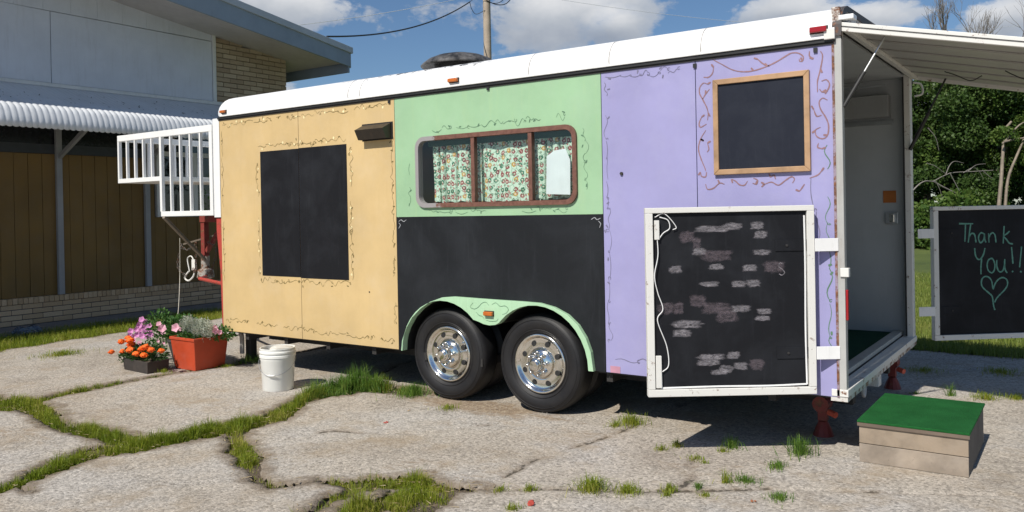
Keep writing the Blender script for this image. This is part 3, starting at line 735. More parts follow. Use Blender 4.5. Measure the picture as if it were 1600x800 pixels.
# corrugated awning: sheet with real ribs, curling down at the front edge
prof = []
for i in range(9): t = i / 8; prof.append((0.0 + 1.17 * t, 3.60 - 0.46 * t))
for i in range(1, 7):
    a = i / 6 * math.radians(72); prof.append((1.17 + 0.19 * math.sin(a) , 3.14 - 0.19 * (1 - math.cos(a)) - 0.06 * i / 6))
prof += [(1.365, 2.90), (1.365, 2.83)]
P = 0.083; step = P / 8; n = int(11.2 / step); y0 = -7.1; vs = []; fs = []; R_ = len(prof)
for i in range(n + 1):
    y = y0 + i * step; ph = (y / P) % 1.0; h = math.sqrt(max(0.0, 1 - (2 * ph - 1) ** 2)) * 0.022
    for j, (dx, z) in enumerate(prof):
        a = prof[max(j - 1, 0)]; b = prof[min(j + 1, R_ - 1)]; t = Vector((b[0] - a[0], b[1] - a[1])).normalized()
        nx_, nz_ = -t.y, t.x
        if nz_ < 0 and j < 9: nx_, nz_ = -nx_, -nz_
        hh = h * (0.45 if j < 7 else 1.0 if j < 12 else .5)
        zz = z
        if j == R_ - 1: zz = z - h * 1.1
        vs.append((BX + 0.02 + dx + abs(nx_) * hh, y, zz + abs(nz_) * hh))
for i in range(n):
    for j in range(R_ - 1): fs.append((i * R_ + j, (i + 1) * R_ + j, (i + 1) * R_ + j + 1, i * R_ + j + 1))
mb = MB(); mb.add(vs, fs)
aw = put('awning', mb, M_AWN, bl, label='white corrugated metal awning with scalloped front edge', smooth=True, auto=True)
sm = aw.modifiers.new('solid', 'SOLIDIFY'); sm.thickness = 0.003
mb = MB()
for k in range(70):
    a = rnd.uniform(0.02, 1.0) ** 0.5; y = rnd.uniform(-0.6, 3.4)
    dx = 0.1 + 0.9 * a; z = 3.60 - 0.46 * dx / 1.17
    w = rnd.uniform(0.003, 0.012); L = rnd.choice((0.015, 0.02, 0.03, 0.05)); th = rnd.uniform(-.7, .7)
    c_ = Vector((BX + 0.02 + dx, y, z + 0.019)); u_ = Vector((math.cos(th), math.sin(th), -0.393 * math.cos(th))); v_ = Vector((-math.sin(th), math.cos(th), 0.393 * math.sin(th)))
    mb.add([c_ - u_ * L - v_ * w * .4, c_ + u_ * L * .3 - v_ * w, c_ + u_ * L, c_ + v_ * w], [(0, 1, 2, 3)])
put('debris_flakes', mb, flat("debris", (0.02, 0.018, 0.015), 0.9), aw, kind='stuff', fix=False)
mb = MB(); mb.box(BX + 1.30, BX + 1.35, -7.1, 4.08, 2.97, 3.01); mb.box(BX + .55, BX + .6, -7.1, 4.08, 3.28, 3.32)
put('awning_rail', mb, M_GREYP, aw)
# roof
RX = BX + 1.1; RYE = 6.25
def slab(x0, x1, ya, yb, za0, zb0, za1, zb1): # z bottom/top at ya, yb
    mb = MB(); mb.add([(x0, ya, za0), (x1, ya, za0), (x1, yb, zb0), (x0, yb, zb0), (x0, ya, za1), (x1, ya, za1), (x1, yb, zb1), (x0, yb, zb1)],
           [(0, 3, 2, 1), (4, 5, 6, 7), (0, 1, 5, 4), (1, 2, 6, 5), (2, 3, 7, 6), (3, 0, 4, 7)]); return mb
put('soffit', slab(BX - 9, RX - 0.05, -8, RYE - .1, soff(-8), soff(RYE), soff(-8) + 0.05, soff(RYE) + 0.05), M_SOFFIT, bl)
def fb(y): return 4.79 - 0.136 * (y - 4.0) - 0.015
def ft(y): return 5.225 - 0.153 * (y - 3.8)
roof = put('roof', slab(BX - 9, RX - 0.04, -8, RYE - .04, soff(-8) + 0.06, soff(RYE) + 0.06, ft(-8) - 0.04, ft(RYE) - 0.04), M_ROOFM, bl)
put('fascia', slab(RX - 0.04, RX, -8, RYE, fb(-8), fb(RYE), ft(-8) - 0.11, ft(RYE) - 0.11), M_FASCIA, roof, bev=0.004)
put('fascia', slab(BX - 9, RX - 0.041, RYE - 0.04, RYE - .002, 4.36, 4.36, ft(RYE) - 0.113, ft(RYE) - 0.113), M_FASCIA, roof)
put('drip_edge', slab(RX - 0.05, RX + 0.035, -8, RYE + 0.03, ft(-8) - 0.12, ft(RYE) - 0.12, ft(-8), ft(RYE)), M_ROOFM, roof, bev=0.006)
put('gutter', slab(BX - 9, RX - 0.052, RYE + .0, RYE + 0.05, 4.46, 4.46, ft(RYE) - 0.01, ft(RYE) - 0.01), M_ROOFM, roof)
mb = MB()
for y in (-3.5, -1.1, 1.3, 3.7, 5.2): mb.box(BX + .01, RX - .06, y, y + .02, soff(y) - .012, soff(y) - .003)
put('soffit_batten', mb, M_SOFFIT, roof)

# clear rubbish bag by the wall
mb = MB()
for k in range(7): mb.blob((BX + .95 + rnd.uniform(-.12, .12), .12 + rnd.uniform(-.14, .14), .05), rnd.uniform(.05, .1), rnd.uniform(.06, .12), rnd.uniform(.04, .08), 8, .25)
put('plastic_bag', mb, flat("bag_plastic", (0.10, 0.12, 0.15), 0.2), label='crumpled dark plastic bag lying at the foot of the low brick wall', cat='bag')

# ================================================================== UTILITY POLE, WIRES
M_POLE = paint("pole_wood", (0.42, 0.34, 0.26), 0.15, 0.85, 0.5, (0.14, 0.10, 0.07), 3)
def at_depth(px, py, d): 
    v = _R * ((px - 800) / 1290.4) + _U * ((336.4 - py) / 1290.4) + _F
    return CAM + v * d
pb = at_depth(762, 90, 32)
po = thing('utility_pole', (pb.x, pb.y, 0), 'weathered wooden utility pole rising behind the trailer roof vent', 'utility pole')
mb = MB(); mb.tube([(pb.x, pb.y, -0.03), (pb.x, pb.y, 4), (pb.x, pb.y, 11.5)], [0.19, 0.165, 0.135], 14)
put('shaft', mb, M_POLE, po, smooth=True, auto=True)
mb = MB(); mb.beam((pb.x - 1.1, pb.y - .5, 10.9), (pb.x + 1.1, pb.y + .5, 10.9), .1, .12); put('crossarm', mb, M_POLE, po)
M_CABLE = flat("cable_black", (0.02, 0.02, 0.022), 0.6)
M_CABLEW = flat("cable_pale", (0.6, 0.62, 0.65), 0.4)
def sag(a, b, s, n=24): 
    a, b = Vector(a), Vector(b)
    return [a.lerp(b, i / n) - Vector((0, 0, s * 4 * (i / n) * (1 - i / n))) for i in range(n + 1)]
A = at_depth(734, 3, 31.9); Bq = at_depth(511, 57, 19)
put('power_cable', MB().tube(sag(A, Bq, 0.35), 0.022, 6), M_CABLE, label='thick black cable running from the pole down to the building roof', cat='cable')
mb = MB(); top = at_depth(759, 0, 31.8)
mb.tube(sag(A, top, -0.12, 8), 0.012, 5)
mb.tube(catmull([A, at_depth(737, 14, 31.9), at_depth(744, 22, 31.9), at_depth(758, 16, 31.85)], 6), 0.012, 5)
mb.tube(catmull([top, at_depth(775, 7, 32), at_depth(790, 6, 32.5), at_depth(802, -6, 33)], 6), 0.018, 5)
mb.tube(catmull([top, at_depth(770, 5, 32), at_depth(782, 3, 32.5), at_depth(795, -10, 33)], 6), 0.014, 5)
put('cable_loop', mb, M_CABLE, po)
put('wire', MB().tube(sag(at_depth(467, 39, 30), at_depth(740, -7, 38), 0.1), 0.011, 5), M_CABLEW, label='thin pale wire above the black cable left of the pole', cat='wire')
put('wire', MB().tube(sag(at_depth(860, -3, 45), at_depth(1700, 30, 60), 1.2), 0.011, 5), M_CABLEW, label='thin pale wire crossing the sky right of the pole', cat='wire')
# ================================================================== TRAILER
L_ = 6.157; W_ = 2.50
M_YEL = paint("yellow_paint", (0.60, 0.435, 0.21), 0.07, 0.55, 0.20, (0.42, 0.27, 0.10), 1.6)
M_GRN = paint("mint_paint", (0.31, 0.50, 0.30), 0.06, 0.55, 0.20, (0.5, 0.6, 0.25), 1.8)
M_LIL = paint("lilac_paint", (0.325, 0.31, 0.54), 0.06, 0.55, 0.20, (0.34, 0.28, 0.48), 1.8)
M_BLK = board_mat("black_board_paint", (0.012, 0.0135, 0.016), 0.07, 1.8)
M_BLK2 = board_mat("chalkboard", (0.009, 0.0095, 0.012), 0.07, 2.6)
M_BLK3 = board_mat("framed_chalkboard", (0.013, 0.016, 0.027), 0.07, 3.0)
M_WHT = paint("roof_white", (0.80, 0.80, 0.79), 0.03, 0.38, 0.35, (0.30, 0.28, 0.26), 2.0)
M_WHT2 = rusty("white_frame", (0.70, 0.69, 0.65), 0.12)
M_WHTR = rusty("white_rusty", (0.60, 0.58, 0.54), 0.55)
M_RAILW = paint("white_rail", (0.80, 0.80, 0.78), 0.03, 0.4, 0.12, (0.45, 0.35, 0.2))
M_INT = paint("interior_wall", (0.40, 0.42, 0.43), 0.05, 0.6, 0.2, (0.25, 0.22, 0.2), 2)
M_BLKM = flat("black_metal", (0.02, 0.02, 0.02), 0.5)
M_CHAS = paint("chassis", (0.03, 0.028, 0.027), 0.1, 0.7, 0.3, (0.08, 0.05, 0.03))
M_ALU = flat("aluminium", (0.55, 0.56, 0.57), 0.32, 0.9)
M_RED = rusty("red_steel", (0.42, 0.055, 0.04), 0.25)
M_CHROME = flat("chrome", (0.80, 0.78, 0.74), 0.13, 1.0)
M_AMBER = flat("amber_lens", (0.50, 0.13, 0.02), 0.2)
M_REDL = flat("red_lens", (0.35, 0.015, 0.02), 0.15)
def turf_mat(nm, a, b):
    mt, nt, bs, co, out = new_mat(nm)
    nt.set(bs.inputs['Base Color'], nt.mix(0.6, nt.ramp(nt.noise(co, 5, 6, .7), [(0.3, a), (0.75, b)]), nt.ramp(nt.noise(co, 230, 3, .8), [(0.3, .4), (0.7, 1.5)]), 'MULTIPLY'))
    bs.inputs['Roughness'].default_value = 0.9; bs.inputs['Specular IOR Level'].default_value = 0.2; bump(nt, bs, nt.noise(co, 250, 3, .8), 1.0, 0.01); return mt
M_TURF = turf_mat("green_turf", (0.010, 0.105, 0.022), (0.022, 0.17, 0.040))
M_TURF2 = turf_mat("dark_turf", (0.010, 0.060, 0.035), (0.02, 0.09, 0.05))
# tyre rubber: dusty sidewall
mt, nt, bs, co, out = new_mat("tyre_rubber")
nt.set(bs.inputs['Base Color'], nt.ramp(nt.noise(co, 6, 8, 0.7), [(0.35, (0.009, 0.009, 0.011)), (0.7, (0.018, 0.017, 0.017)), (0.85, (0.04, 0.034, 0.028))]))
bs.inputs['Roughness'].default_value = 0.55; bs.inputs['Specular IOR Level'].default_value = 0.4; bump(nt, bs, nt.noise(co, 40, 5), 0.15, 0.004); M_TYRE = mt

tr = thing('food_trailer', (3.08, 1.25, 0), 'long gooseneck food trailer painted yellow, mint, black and lilac with white roof and open rear', 'trailer')
def xz(a, b, d): return (a, d, b)
def inset_rect(x0, x1, z0, z1, r=0, n=6):
    if r == 0: return [(x0, z0), (x1, z0), (x1, z1), (x0, z1)]
    out_ = []
    for cx, cz, a0 in ((x1 - r, z0 + r, -90), (x1 - r, z1 - r, 0), (x0 + r, z1 - r, 90), (x0 + r, z0 + r, 180)):
        for k in range(n + 1): a = math.radians(a0 + 90 * k / n); out_.append((cx + r * math.cos(a), cz + r * math.sin(a)))
    return out_
g = 0.0025
put('side_panel', MB().prism(inset_rect(0, 1.222 - g, .38, 2.60), [], xz, 0.0, 0.025), M_YEL, tr, 'sunlit yellow front side panel', bev=0.0015)
put('side_panel', MB().prism(inset_rect(1.222 + g, 2.474 - g, .38, 2.60), [], xz, 0.0, 0.025), M_YEL, tr, 'yellow side panel under the black vent hood', bev=0.0015)
win = inset_rect(2.735, 4.30, 1.632, 2.205, 0.08)
put('side_panel', MB().prism(inset_rect(2.474 + g, 4.522 - g, 1.540, 2.60), [win], xz, 0.0, 0.025), M_GRN, tr, 'mint green upper panel round the curtained window')
put('side_panel', MB().prism(inset_rect(4.522 + g, 5.252 - g, .38, 2.60), [], xz, 0.0, 0.025), M_LIL, tr, 'plain lilac side panel', bev=0.0015)
put('side_panel', MB().prism(inset_rect(5.252 + g, L_ - 0.012, .38, 2.60), [], xz, 0.0, 0.025), M_LIL, tr, 'lilac side panel with the framed chalkboard', bev=0.0015)
# black lower panel with the double wheel arch cut out
R1, R2 = 0.455, 0.462
def arc(cx, cz, r, a0, a1, n): return [(cx + r * math.cos(math.radians(a0 + (a1 - a0) * k / n)), cz + r * math.sin(math.radians(a0 + (a1 - a0) * k / n))) for k in range(n + 1)]
inner = arc(3.0, .38, R1, 180, 44, 14) + [(3.375, .685), (3.43, .667), (3.49, .660), (3.55, .668), (3.59, .69)] + arc(3.93, .38, R2, 137, 0, 14)
outer_t = [tuple(p) for p in [(2.532, .38), (2.545, .47), (2.60, .585), (2.665, .675), (2.76, .755), (2.87, .82), (3.0, .862), (3.12, .874), (3.5, .868), (3.80, .866), (3.97, .862), (4.10, .836), (4.22, .785), (4.31, .712), (4.375, .62), (4.415, .52), (4.435, .38)]]
put('side_panel', MB().prism([(2.474 + g, .38)] + [(2.528, .38)] + [(x, z + 0.002) for x, z in outer_t] + [(4.44, .38), (4.522 - g, .38), (4.522 - g, 1.5365), (2.474 + g, 1.5365)], [], xz, 0.0, 0.025), M_BLK, tr, 'black chalkboard painted lower panel over the wheels')
fpoly = outer_t + inner[::-1]
fe = put('fender_trim', MB().prism(fpoly, [], xz, -0.035, 0.03), paint("mint_fender", (0.40, 0.62, 0.40), 0.06, 0.5, 0.3, (0.2, 0.2, 0.1)), tr, bev=0.004)
M_SEAM = flat("seam_black", (0.02, 0.02, 0.02), 0.7)
# wheel well lining
mb = MB()
pts = inner
for (a, b) in zip(pts[:-1], pts[1:]): mb.quad((a[0], 0.03, a[1]), (b[0], 0.03, b[1]), (b[0], 0.72, b[1]), (a[0], 0.72, a[1]))
mb.box(2.50, 4.45, 0.72, 0.74, .30, .9)
put('wheel_well', mb, M_BLKM, tr, fix=False)
# black painted rectangle (flat paint, stands 1 mm proud)
BBOX = (0.653, 1.874, .972, 2.215)
bp = put('painted_blackboard', MB().box(BBOX[0], 1.2195, -0.0035, 0.0, .975, 2.212), M_BLK2, tr)
put('painted_blackboard', MB().box(1.2245, BBOX[1], -0.0035, 0.0, .968, 2.216), M_BLK2, tr)
# framed chalkboard on the lilac panel
M_OAK = paint("oak_frame", (0.46, 0.28, 0.15), 0.22, 0.55, 0.3, (0.16, 0.08, 0.04), 5, False)
fb_ = put('framed_chalkboard', MB().box(5.415, 5.982, -0.012, -0.001, 1.825, 2.395), M_BLK3, tr)
fx0, fx1, fz0, fz1 = 5.381, 6.012, 1.791, 2.428; fw = .035
for poly in ([(fx0, fz0), (fx1, fz0), (fx1 - fw, fz0 + fw), (fx0 + fw, fz0 + fw)], [(fx0, fz1), (fx1, fz1), (fx1 - fw, fz1 - fw), (fx0 + fw, fz1 - fw)],
             [(fx0, fz0 + .001), (fx0 + fw, fz0 + fw + .001), (fx0 + fw, fz1 - fw - .001), (fx0, fz1 - .001)], [(fx1, fz0 + .001), (fx1 - fw, fz0 + fw + .001), (fx1 - fw, fz1 - fw - .001), (fx1, fz1 - .001)]):
    put('frame_bar', MB().prism(poly, [], xz, -0.026, -0.0005), M_OAK, fb_, bev=0.003)
M_LILT = paint("pale_lilac_trim", (0.66, 0.62, 0.78), 0.05, 0.5)
# window: frame ring, mullions, panes, curtains
mt, nt, bs, co, out = new_mat("peeling_brown_frame")
sx = nt.node('ShaderNodeSeparateXYZ'); nt.l.new(co, sx.inputs[0])
f = nt.math('ADD', nt.math('MULTIPLY', sx.outputs[0], -5.0), nt.math('MULTIPLY', nt.noise(co, 10, 6, .8), 3.0))   # x relative to the trailer centre
f = nt.ramp(nt.math('SUBTRACT', f, 1.95), [(0.0, 0.0), (0.25, 1.0)])
nt.set(bs.inputs['Base Color'], nt.mix(f, nt.ramp(nt.noise(co, 30, 4), [(0.3, (0.12, 0.052, 0.036)), (0.7, (0.20, 0.092, 0.065))]), (0.30, 0.28, 0.28)))
bs.inputs['Roughness'].default_value = 0.5; M_WF = mt
wf = put('side_window', MB().prism(inset_rect(2.722, 4.314, 1.616, 2.218, 0.095), [inset_rect(2.757, 4.278, 1.653, 2.182, 0.065)], xz, -0.022, 0.035), M_WF, tr, 'long three-pane window with brown peeling frame', bev=0.004)
for x in (3.337, 3.897): put('mullion', MB().box(x - .018, x + .018, -0.018, 0.03, 1.655, 2.18), M_WF, wf, bev=0.003)
mt, nt, bs, co, out = new_mat("window_glass")
gl = nt.node('ShaderNodeBsdfGlossy', None, Roughness=0.02); tp = nt.node('ShaderNodeBsdfTransparent', None, Color=(0.95, 0.98, 0.96, 1)); fr = nt.node('ShaderNodeValue'); fr.outputs[0].default_value = 0.07
mx = nt.node('ShaderNodeMixShader'); nt.l.new(fr.outputs[0], mx.inputs[0]); nt.l.new(tp.outputs[0], mx.inputs[1]); nt.l.new(gl.outputs[0], mx.inputs[2]); nt.l.new(mx.outputs[0], out.inputs[0]); M_GLASS = mt
for a, b in ((2.76, 3.325), (3.35, 3.885), (3.91, 4.275)): put('pane', MB().quad((a, 0.004, 1.655), (b, 0.004, 1.655), (b, 0.004, 2.18), (a, 0.004, 2.18)), M_GLASS, wf, fix=False)
mt, nt, bs, co, out = new_mat("printed_curtain")
uv = nt.node('ShaderNodeUVMap')
cc = nt.mapping(uv.outputs[0], (1, 1, 1))
base = (0.55, 0.70, 0.58)
col = base
def motif(col, scale, off, r, cols, rnd_=0.55):
    v = nt.node('ShaderNodeTexVoronoi', dict(voronoi_dimensions='2D'), Scale=scale, Randomness=rnd_); nt.l.new(nt.mapping(cc, (1, 1.0, 1), off), v.inputs['Vector'])
    dn = nt.math('ADD', v.outputs['Distance'], nt.math('MULTIPLY', nt.math('SUBTRACT', nt.noise(cc, 60, 2), .5), .35))
    m_ = nt.ramp(dn, [(r - 0.01, 1.0), (r + 0.03, 0.0)])
    ring = nt.ramp(dn, [(r * .35, 1.0), (r * .35 + .04, 0.0)])
    cr = nt.ramp(v.outputs['Color'], cols, 'CONSTANT')
    cr = nt.mix(nt.math('MULTIPLY', ring, .8), cr, (0.75, 0.65, 0.55))
    return nt.mix(m_, col, cr)
v = nt.node('ShaderNodeTexVoronoi', dict(voronoi_dimensions='2D', feature='DISTANCE_TO_EDGE'), Scale=21.0, Randomness=1.0); nt.l.new(cc, v.inputs['Vector'])
col = nt.mix(nt.ramp(v.outputs['Distance'], [(0.02, 0.8), (0.06, 0.0)]), base, (0.12, 0.26, 0.16))
col = motif(col, 17.0, (.3, .2, 0), 0.31, [(0, (0.02, 0.13, 0.07)), (.32, (0.24, 0.04, 0.045)), (.55, (0.03, 0.17, 0.10)), (.7, (0.50, 0.30, 0.06)), (.85, (0.17, 0.03, 0.04))])
col = motif(col, 26.0, (.1, .77, 0), 0.22, [(0, (0.25, 0.05, 0.05)), (.4, (0.03, 0.15, 0.08)), (.7, (0.28, 0.12, 0.10))], 0.8)
nt.set(bs.inputs['Base Color'], col); bs.inputs['Roughness'].default_value = 0.9; M_CURT = mt
def curtain(x0, x1, z0, z1, folds, amp, seed):
    rs = random.Random(seed); n = 90; vs = []; us = []; fs = []; fl = sorted(rs.uniform(0, 1) for _ in range(folds)); s = 0; py = None; px_ = None
    for i in range(n + 1):
        t = i / n; y = 0.075 + 0.006 * math.sin(t * 17 + seed) + sum(amp * math.exp(-((t - f_) / 0.016) ** 2) for f_ in fl)
        x = x0 + (x1 - x0) * t
        if py is not None: s += math.hypot(x - px_, y - py)
        py, px_ = y, x
        for k in range(9):
            q = k / 8; yy = y + 0.004 * math.sin(q * 5 + t * 9); zz = z0 + (z1 - z0) * q + (0.006 * math.sin(t * 23) if k == 0 else 0)
            vs.append((x + 0.02 * math.sin(t * 6 + seed) * (1 - q) * .5, yy, zz)); us.append((s, zz))
    for i in range(n):
        for k in range(8): fs.append((i * 9 + k, (i + 1) * 9 + k, (i + 1) * 9 + k + 1, i * 9 + k + 1))
    o = put('curtain', MB().add(vs, fs), M_CURT, wf, smooth=True, fix=False)
    uvl = o.data.uv_layers.new(name='uv')
    for lp in o.data.loops: uvl.data[lp.index].uv = us[lp.vertex_index]
    return o
curtain(2.84, 3.36, 1.66, 2.15, 5, 0.05, 1); curtain(3.33, 3.92, 1.655, 2.18, 3, 0.045, 2); curtain(3.89, 4.29, 1.665, 2.18, 3, 0.04, 3)
M_PAPER = paint("paper_notice", (0.66, 0.72, 0.74), 0.08, 0.7, 0.1)
put('paper_notice', MB().prism([(4.02, 1.70), (4.235, 1.69), (4.24, 1.95), (4.20, 2.04), (4.10, 2.03), (4.03, 1.99)], [], xz, 0.016, 0.018), M_PAPER, wf)
put('curtain_valance', MB().box(2.8, 4.27, 0.062, 0.066, 2.135, 2.2), flat("valance", (0.03, 0.07, 0.045), 0.9), wf)

# vent hood
mb = MB(); vx0, vx1 = 2.10, 2.435
mb.add([(vx0, 0, 2.368), (vx1, 0, 2.368), (vx1, 0, 2.232), (vx0, 0, 2.232), (vx0, -.115, 2.315), (vx1, -.115, 2.315), (vx1, -.07, 2.232), (vx0, -.07, 2.232)],
       [(0, 1, 5, 4), (1, 2, 6, 5), (0, 4, 7, 3), (4, 5, 6, 7)])
vh = put('vent_hood', mb, paint("hood_metal", (0.035, 0.028, 0.022), 0.2, 0.45, 0.4, (0.12, 0.08, 0.05)), tr, fix=False)
vh.modifiers.new('solid', 'SOLIDIFY').thickness = 0.004
put('hood_flange', MB().box(vx0 - .02, vx1 + .02, -0.004, 0, 2.225, 2.378), M_BLKM, vh)
put('vent_louver', MB().box(vx0 + .03, vx1 - .02, -.06, -.01, 2.24, 2.246), M_BLKM, vh)

# ---- roof with rounded edges
plan = []          # (x, y, nx, ny) outer outline with inward direction; rear end is cut square
rc = 0.20; FX = -0.13
plan.append((L_ + .01, -0.012, 0, 1))
for x in np.linspace(L_ - 0.5, FX + rc + .1, 10): plan.append((float(x), -0.012, 0, 1))
for k in range(9):
    a = math.radians(90 * k / 8); plan.append((FX + rc - rc * math.sin(a), -0.012 + rc - rc * math.cos(a), math.sin(a), math.cos(a)))
for y in np.linspace(rc + .2, W_ - rc - .2, 6): plan.append((FX, float(y), 1, 0))
for k in range(9):
    a = math.radians(90 * k / 8); plan.append((FX + rc - rc * math.cos(a), W_ + .012 - rc + rc * math.sin(a), math.cos(a), -math.sin(a)))
for x in np.linspace(FX + rc + .1, L_ - .5, 10): plan.append((float(x), W_ + .012, 0, -1))
plan.append((L_ + .01, W_ + .012, 0, -1))
prof = [(0.0, 2.625), (-0.004, 2.65), (0.0, 2.68), (0.012, 2.715), (0.035, 2.752), (0.065, 2.782), (0.10, 2.803), (0.15, 2.818), (0.195, 2.825)]
vs = []; fs = []; K = len(prof)
for (x, y, nx_, ny_) in plan:
    for ins, z in prof: vs.append((x + nx_ * ins, y + ny_ * ins, z))
N = len(plan)
for i in range(N - 1):
    for j in range(K - 1): fs.append((i * K + j, (i + 1) * K + j, (i + 1) * K + j + 1, i * K + j + 1))
# crown: connect near and far inner edges
top = [i * K + K - 1 for i in range(N)]
M2 = N // 2
cv = len(vs)
inner_near = top[:M2]; inner_far = top[::-1][:M2]
for a, b in zip(inner_near, inner_far):
    pa, pb_ = Vector(vs[a]), Vector(vs[b])
    for t in (0.25, 0.5, 0.75):
        q = pa.lerp(pb_, t); q.z += 0.03 * math.sin(PI * t); vs.append(tuple(q))
for i in range(M2 - 1):
    for j in range(4):
        def vid(ii, jj): return inner_near[ii] if jj == 0 else inner_far[ii] if jj == 4 else cv + ii * 3 + jj - 1
        fs.append((vid(i, j), vid(i + 1, j), vid(i + 1, j + 1), vid(i, j + 1)))
mt, nt, bs, co, out = new_mat("roof_paint")
streak_ = nt.ramp(nt.noise(nt.mapping(co, (16, 2.0, 0.8)), 1.0, 6, 0.75), [(0.60, 0.0), (0.8, 1.0)])
tar = nt.node('ShaderNodeSeparateXYZ'); nt.l.new(co, tar.inputs[0])
dx = nt.math('ABSOLUTE', nt.math('ADD', tar.outputs[0], 0.45))          # near the roof vent
nearv = nt.ramp(dx, [(0.5, 1.0), (1.0, 0.0)])
zt = nt.ramp(tar.outputs[2], [(0.0, 0.0), (1.0, 1.0)])
highz = nt.math('GREATER_THAN', nt.math('ADD', tar.outputs[2], nt.math('MULTIPLY', nt.noise(co, 7, 6, .8), .16)), 2.87)
tarm = nt.math('MULTIPLY', nt.math('MULTIPLY', nearv, highz), nt.ramp(nt.noise(co, 5, 7, .75), [(0.48, 0.0), (0.56, 1.0)]))
c = nt.mix(nt.math('MULTIPLY', streak_, 0.30), (0.83, 0.83, 0.82), (0.42, 0.40, 0.38))
c = nt.mix(tarm, c, (0.05, 0.048, 0.045))
nt.set(bs.inputs['Base Color'], c); bs.inputs['Roughness'].default_value = 0.38; bump(nt, bs, nt.noise(co, 2.5, 3), 0.25, 0.02)
M_ROOFP = mt
rf = put('roof', MB().add(vs, fs), M_ROOFP, tr, 'white rounded trailer roof with tar stains', smooth=True, auto=True)
for x in (1.92, 2.07, 3.9, 5.3, 4.6):
    mb = MB(); pp = [(x, -0.0145 + i_, z_ + .0015) for i_, z_ in prof] + [(x, 1.25, 2.857)]
    mb.ribbon(pp, 0.006, (0, -0.7, 0.7), False); put('roof_seam', mb, flat("sealant_grey", (0.35, 0.33, 0.31), .7), rf, fix=False)
# rails under the roof edge
put('drip_rail', MB().box(FX + .17, L_ + .012, -0.028, -0.001, 2.608, 2.624), M_WHT, tr, bev=0.003)
put('edge_seal', MB().box(FX + .12, L_ + .01, -0.018, -0.0005, 2.586, 2.606), M_BLKM, tr)
put('edge_rail', MB().box(FX + .12, L_ + .0, -0.008, -0.0005, 2.572, 2.5845), M_CHAS, tr)
for x, z in ((3.5, 2.56), (2.42, 2.55), (5.252, 2.54), (6.05, 2.545)): put('screw_clip', MB().box(x - .012, x + .012, -.012, -.001, z - .012, z + .016), M_BLKM, tr)
# marker lights
def lens(x0, x1, z0, z1, mat, lb):
    y = -0.02 if z0 > 2.6 else -0.036
    o = put('marker_light', MB().box(x0, x1, y - .004, y + .03, z0, z1), M_BLKM, tr, lb)
    put('lens', MB().box(x0 + .004, x1 - .004, y - .03, y - .004, z0 + .005, z1 - .005), mat, o, bev=0.006)
lens(0.065, 0.15, 2.638, 2.675, M_AMBER, 'amber clearance light at the front roof corner')
lens(3.11, 3.215, 2.640, 2.68, M_AMBER, 'amber clearance light under the roof vent')
lens(6.02, 6.13, 2.645, 2.69, M_REDL, 'red clearance light at the rear roof corner')
lens(3.445, 3.54, .735, .778, M_AMBER, 'amber light on the fender tip')
# roof vent mushroom
mb = MB(); vc = (2.50, .9, 2.84)
mb.lathe([(0.0, .255), (.12, .25), (.22, .228), (.30, .195), (.355, .155), (.375, .135), (.37, .125), (.33, .13), (.2, .15), (0.0, .155)], vc, (0, 0, 1), 40)
mt, nt, bs, co, out = new_mat("sooty_vent")
nt.set(bs.inputs['Base Color'], nt.ramp(nt.noise(co, 6, 7, .7), [(0.40, (0.02, 0.02, 0.02)), (0.54, (0.12, 0.115, 0.11)), (0.78, (0.30, 0.29, 0.28))])); bs.inputs['Roughness'].default_value = .5; bs.inputs['Metallic'].default_value = .2
rv = put('roof_vent', mb, mt, tr, 'sooty mushroom shaped exhaust cap', smooth=True, auto=True)
put('duct', MB().lathe([(.24, -.03), (.24, .17), (0, .17)], vc, (0, 0, 1), 28), M_BLKM, rv, smooth=True, auto=True)
put('tar_skirt', MB().lathe([(.40, -.012), (.30, .02), (.24, .03)], vc, (0, 0, 1), 28), M_BLKM, rv)

# ---- walls, floor, front
put('far_wall', MB().box(0, L_ - .02, W_ - .03, W_, .38, 2.68), M_INT, tr)
mb = MB(); mb.box(-0.0, 2.5, 0.0255, W_ - .031, .365, .44); mb.box(4.45, L_ - .05, 0.0255, W_ - .031, .365, .44); mb.box(2.501, 4.449, .745, 1.75, .365, .44)
put('floor', mb, M_CHAS, tr)
mb = MB(); mb.box(4.5, L_ - .07, 0.03, W_ - .035, .441, .452); put('floor_carpet', mb, M_TURF2, tr)
put('partition', MB().box(4.44, 4.47, .03, W_ - .032, .453, 2.62), M_INT, tr)
put('ceiling', MB().box(.0, L_ - .0, .03, W_ - .031, 2.66, 2.675), M_INT, tr)
# inner lining of the sunny side
put('inner_lining', MB().prism([(.02, .441), (2.5, .441), (2.5, .9), (4.45, .9), (4.45, .441), (L_ - .02, .441), (L_ - .02, 2.655), (.02, 2.655)], [inset_rect(2.72, 4.31, 1.60, 2.215)], xz, 0.0255, 0.029), M_INT, tr)
mb = MB(); mb.box(4.6, L_ - .12, W_ - .14, W_ - .033, 2.33, 2.52); put('wall_locker', mb, paint("locker_grey", (0.30, 0.31, 0.31), .06, .6, .3), tr, bev=.004)
mb = MB(); mb.box(4.6, L_ - .1, W_ - .07, W_ - .033, 2.27, 2.30); put('wall_rail', mb, M_ALU, tr)
put('warning_sticker', MB().box(5.965, 6.07, W_ - .036, W_ - .033, 1.585, 1.69), flat("orange_sticker", (0.42, 0.13, 0.02), .6), tr)
dl = put('door_latch', MB().box(5.985, 6.085, W_ - .06, W_ - .033, 1.40, 1.50), M_ALU, tr, bev=.004)
put('latch_handle', MB().box(6.02, 6.06, W_ - .085, W_ - .06, 1.415, 1.485), M_CHROME, dl, bev=.006)
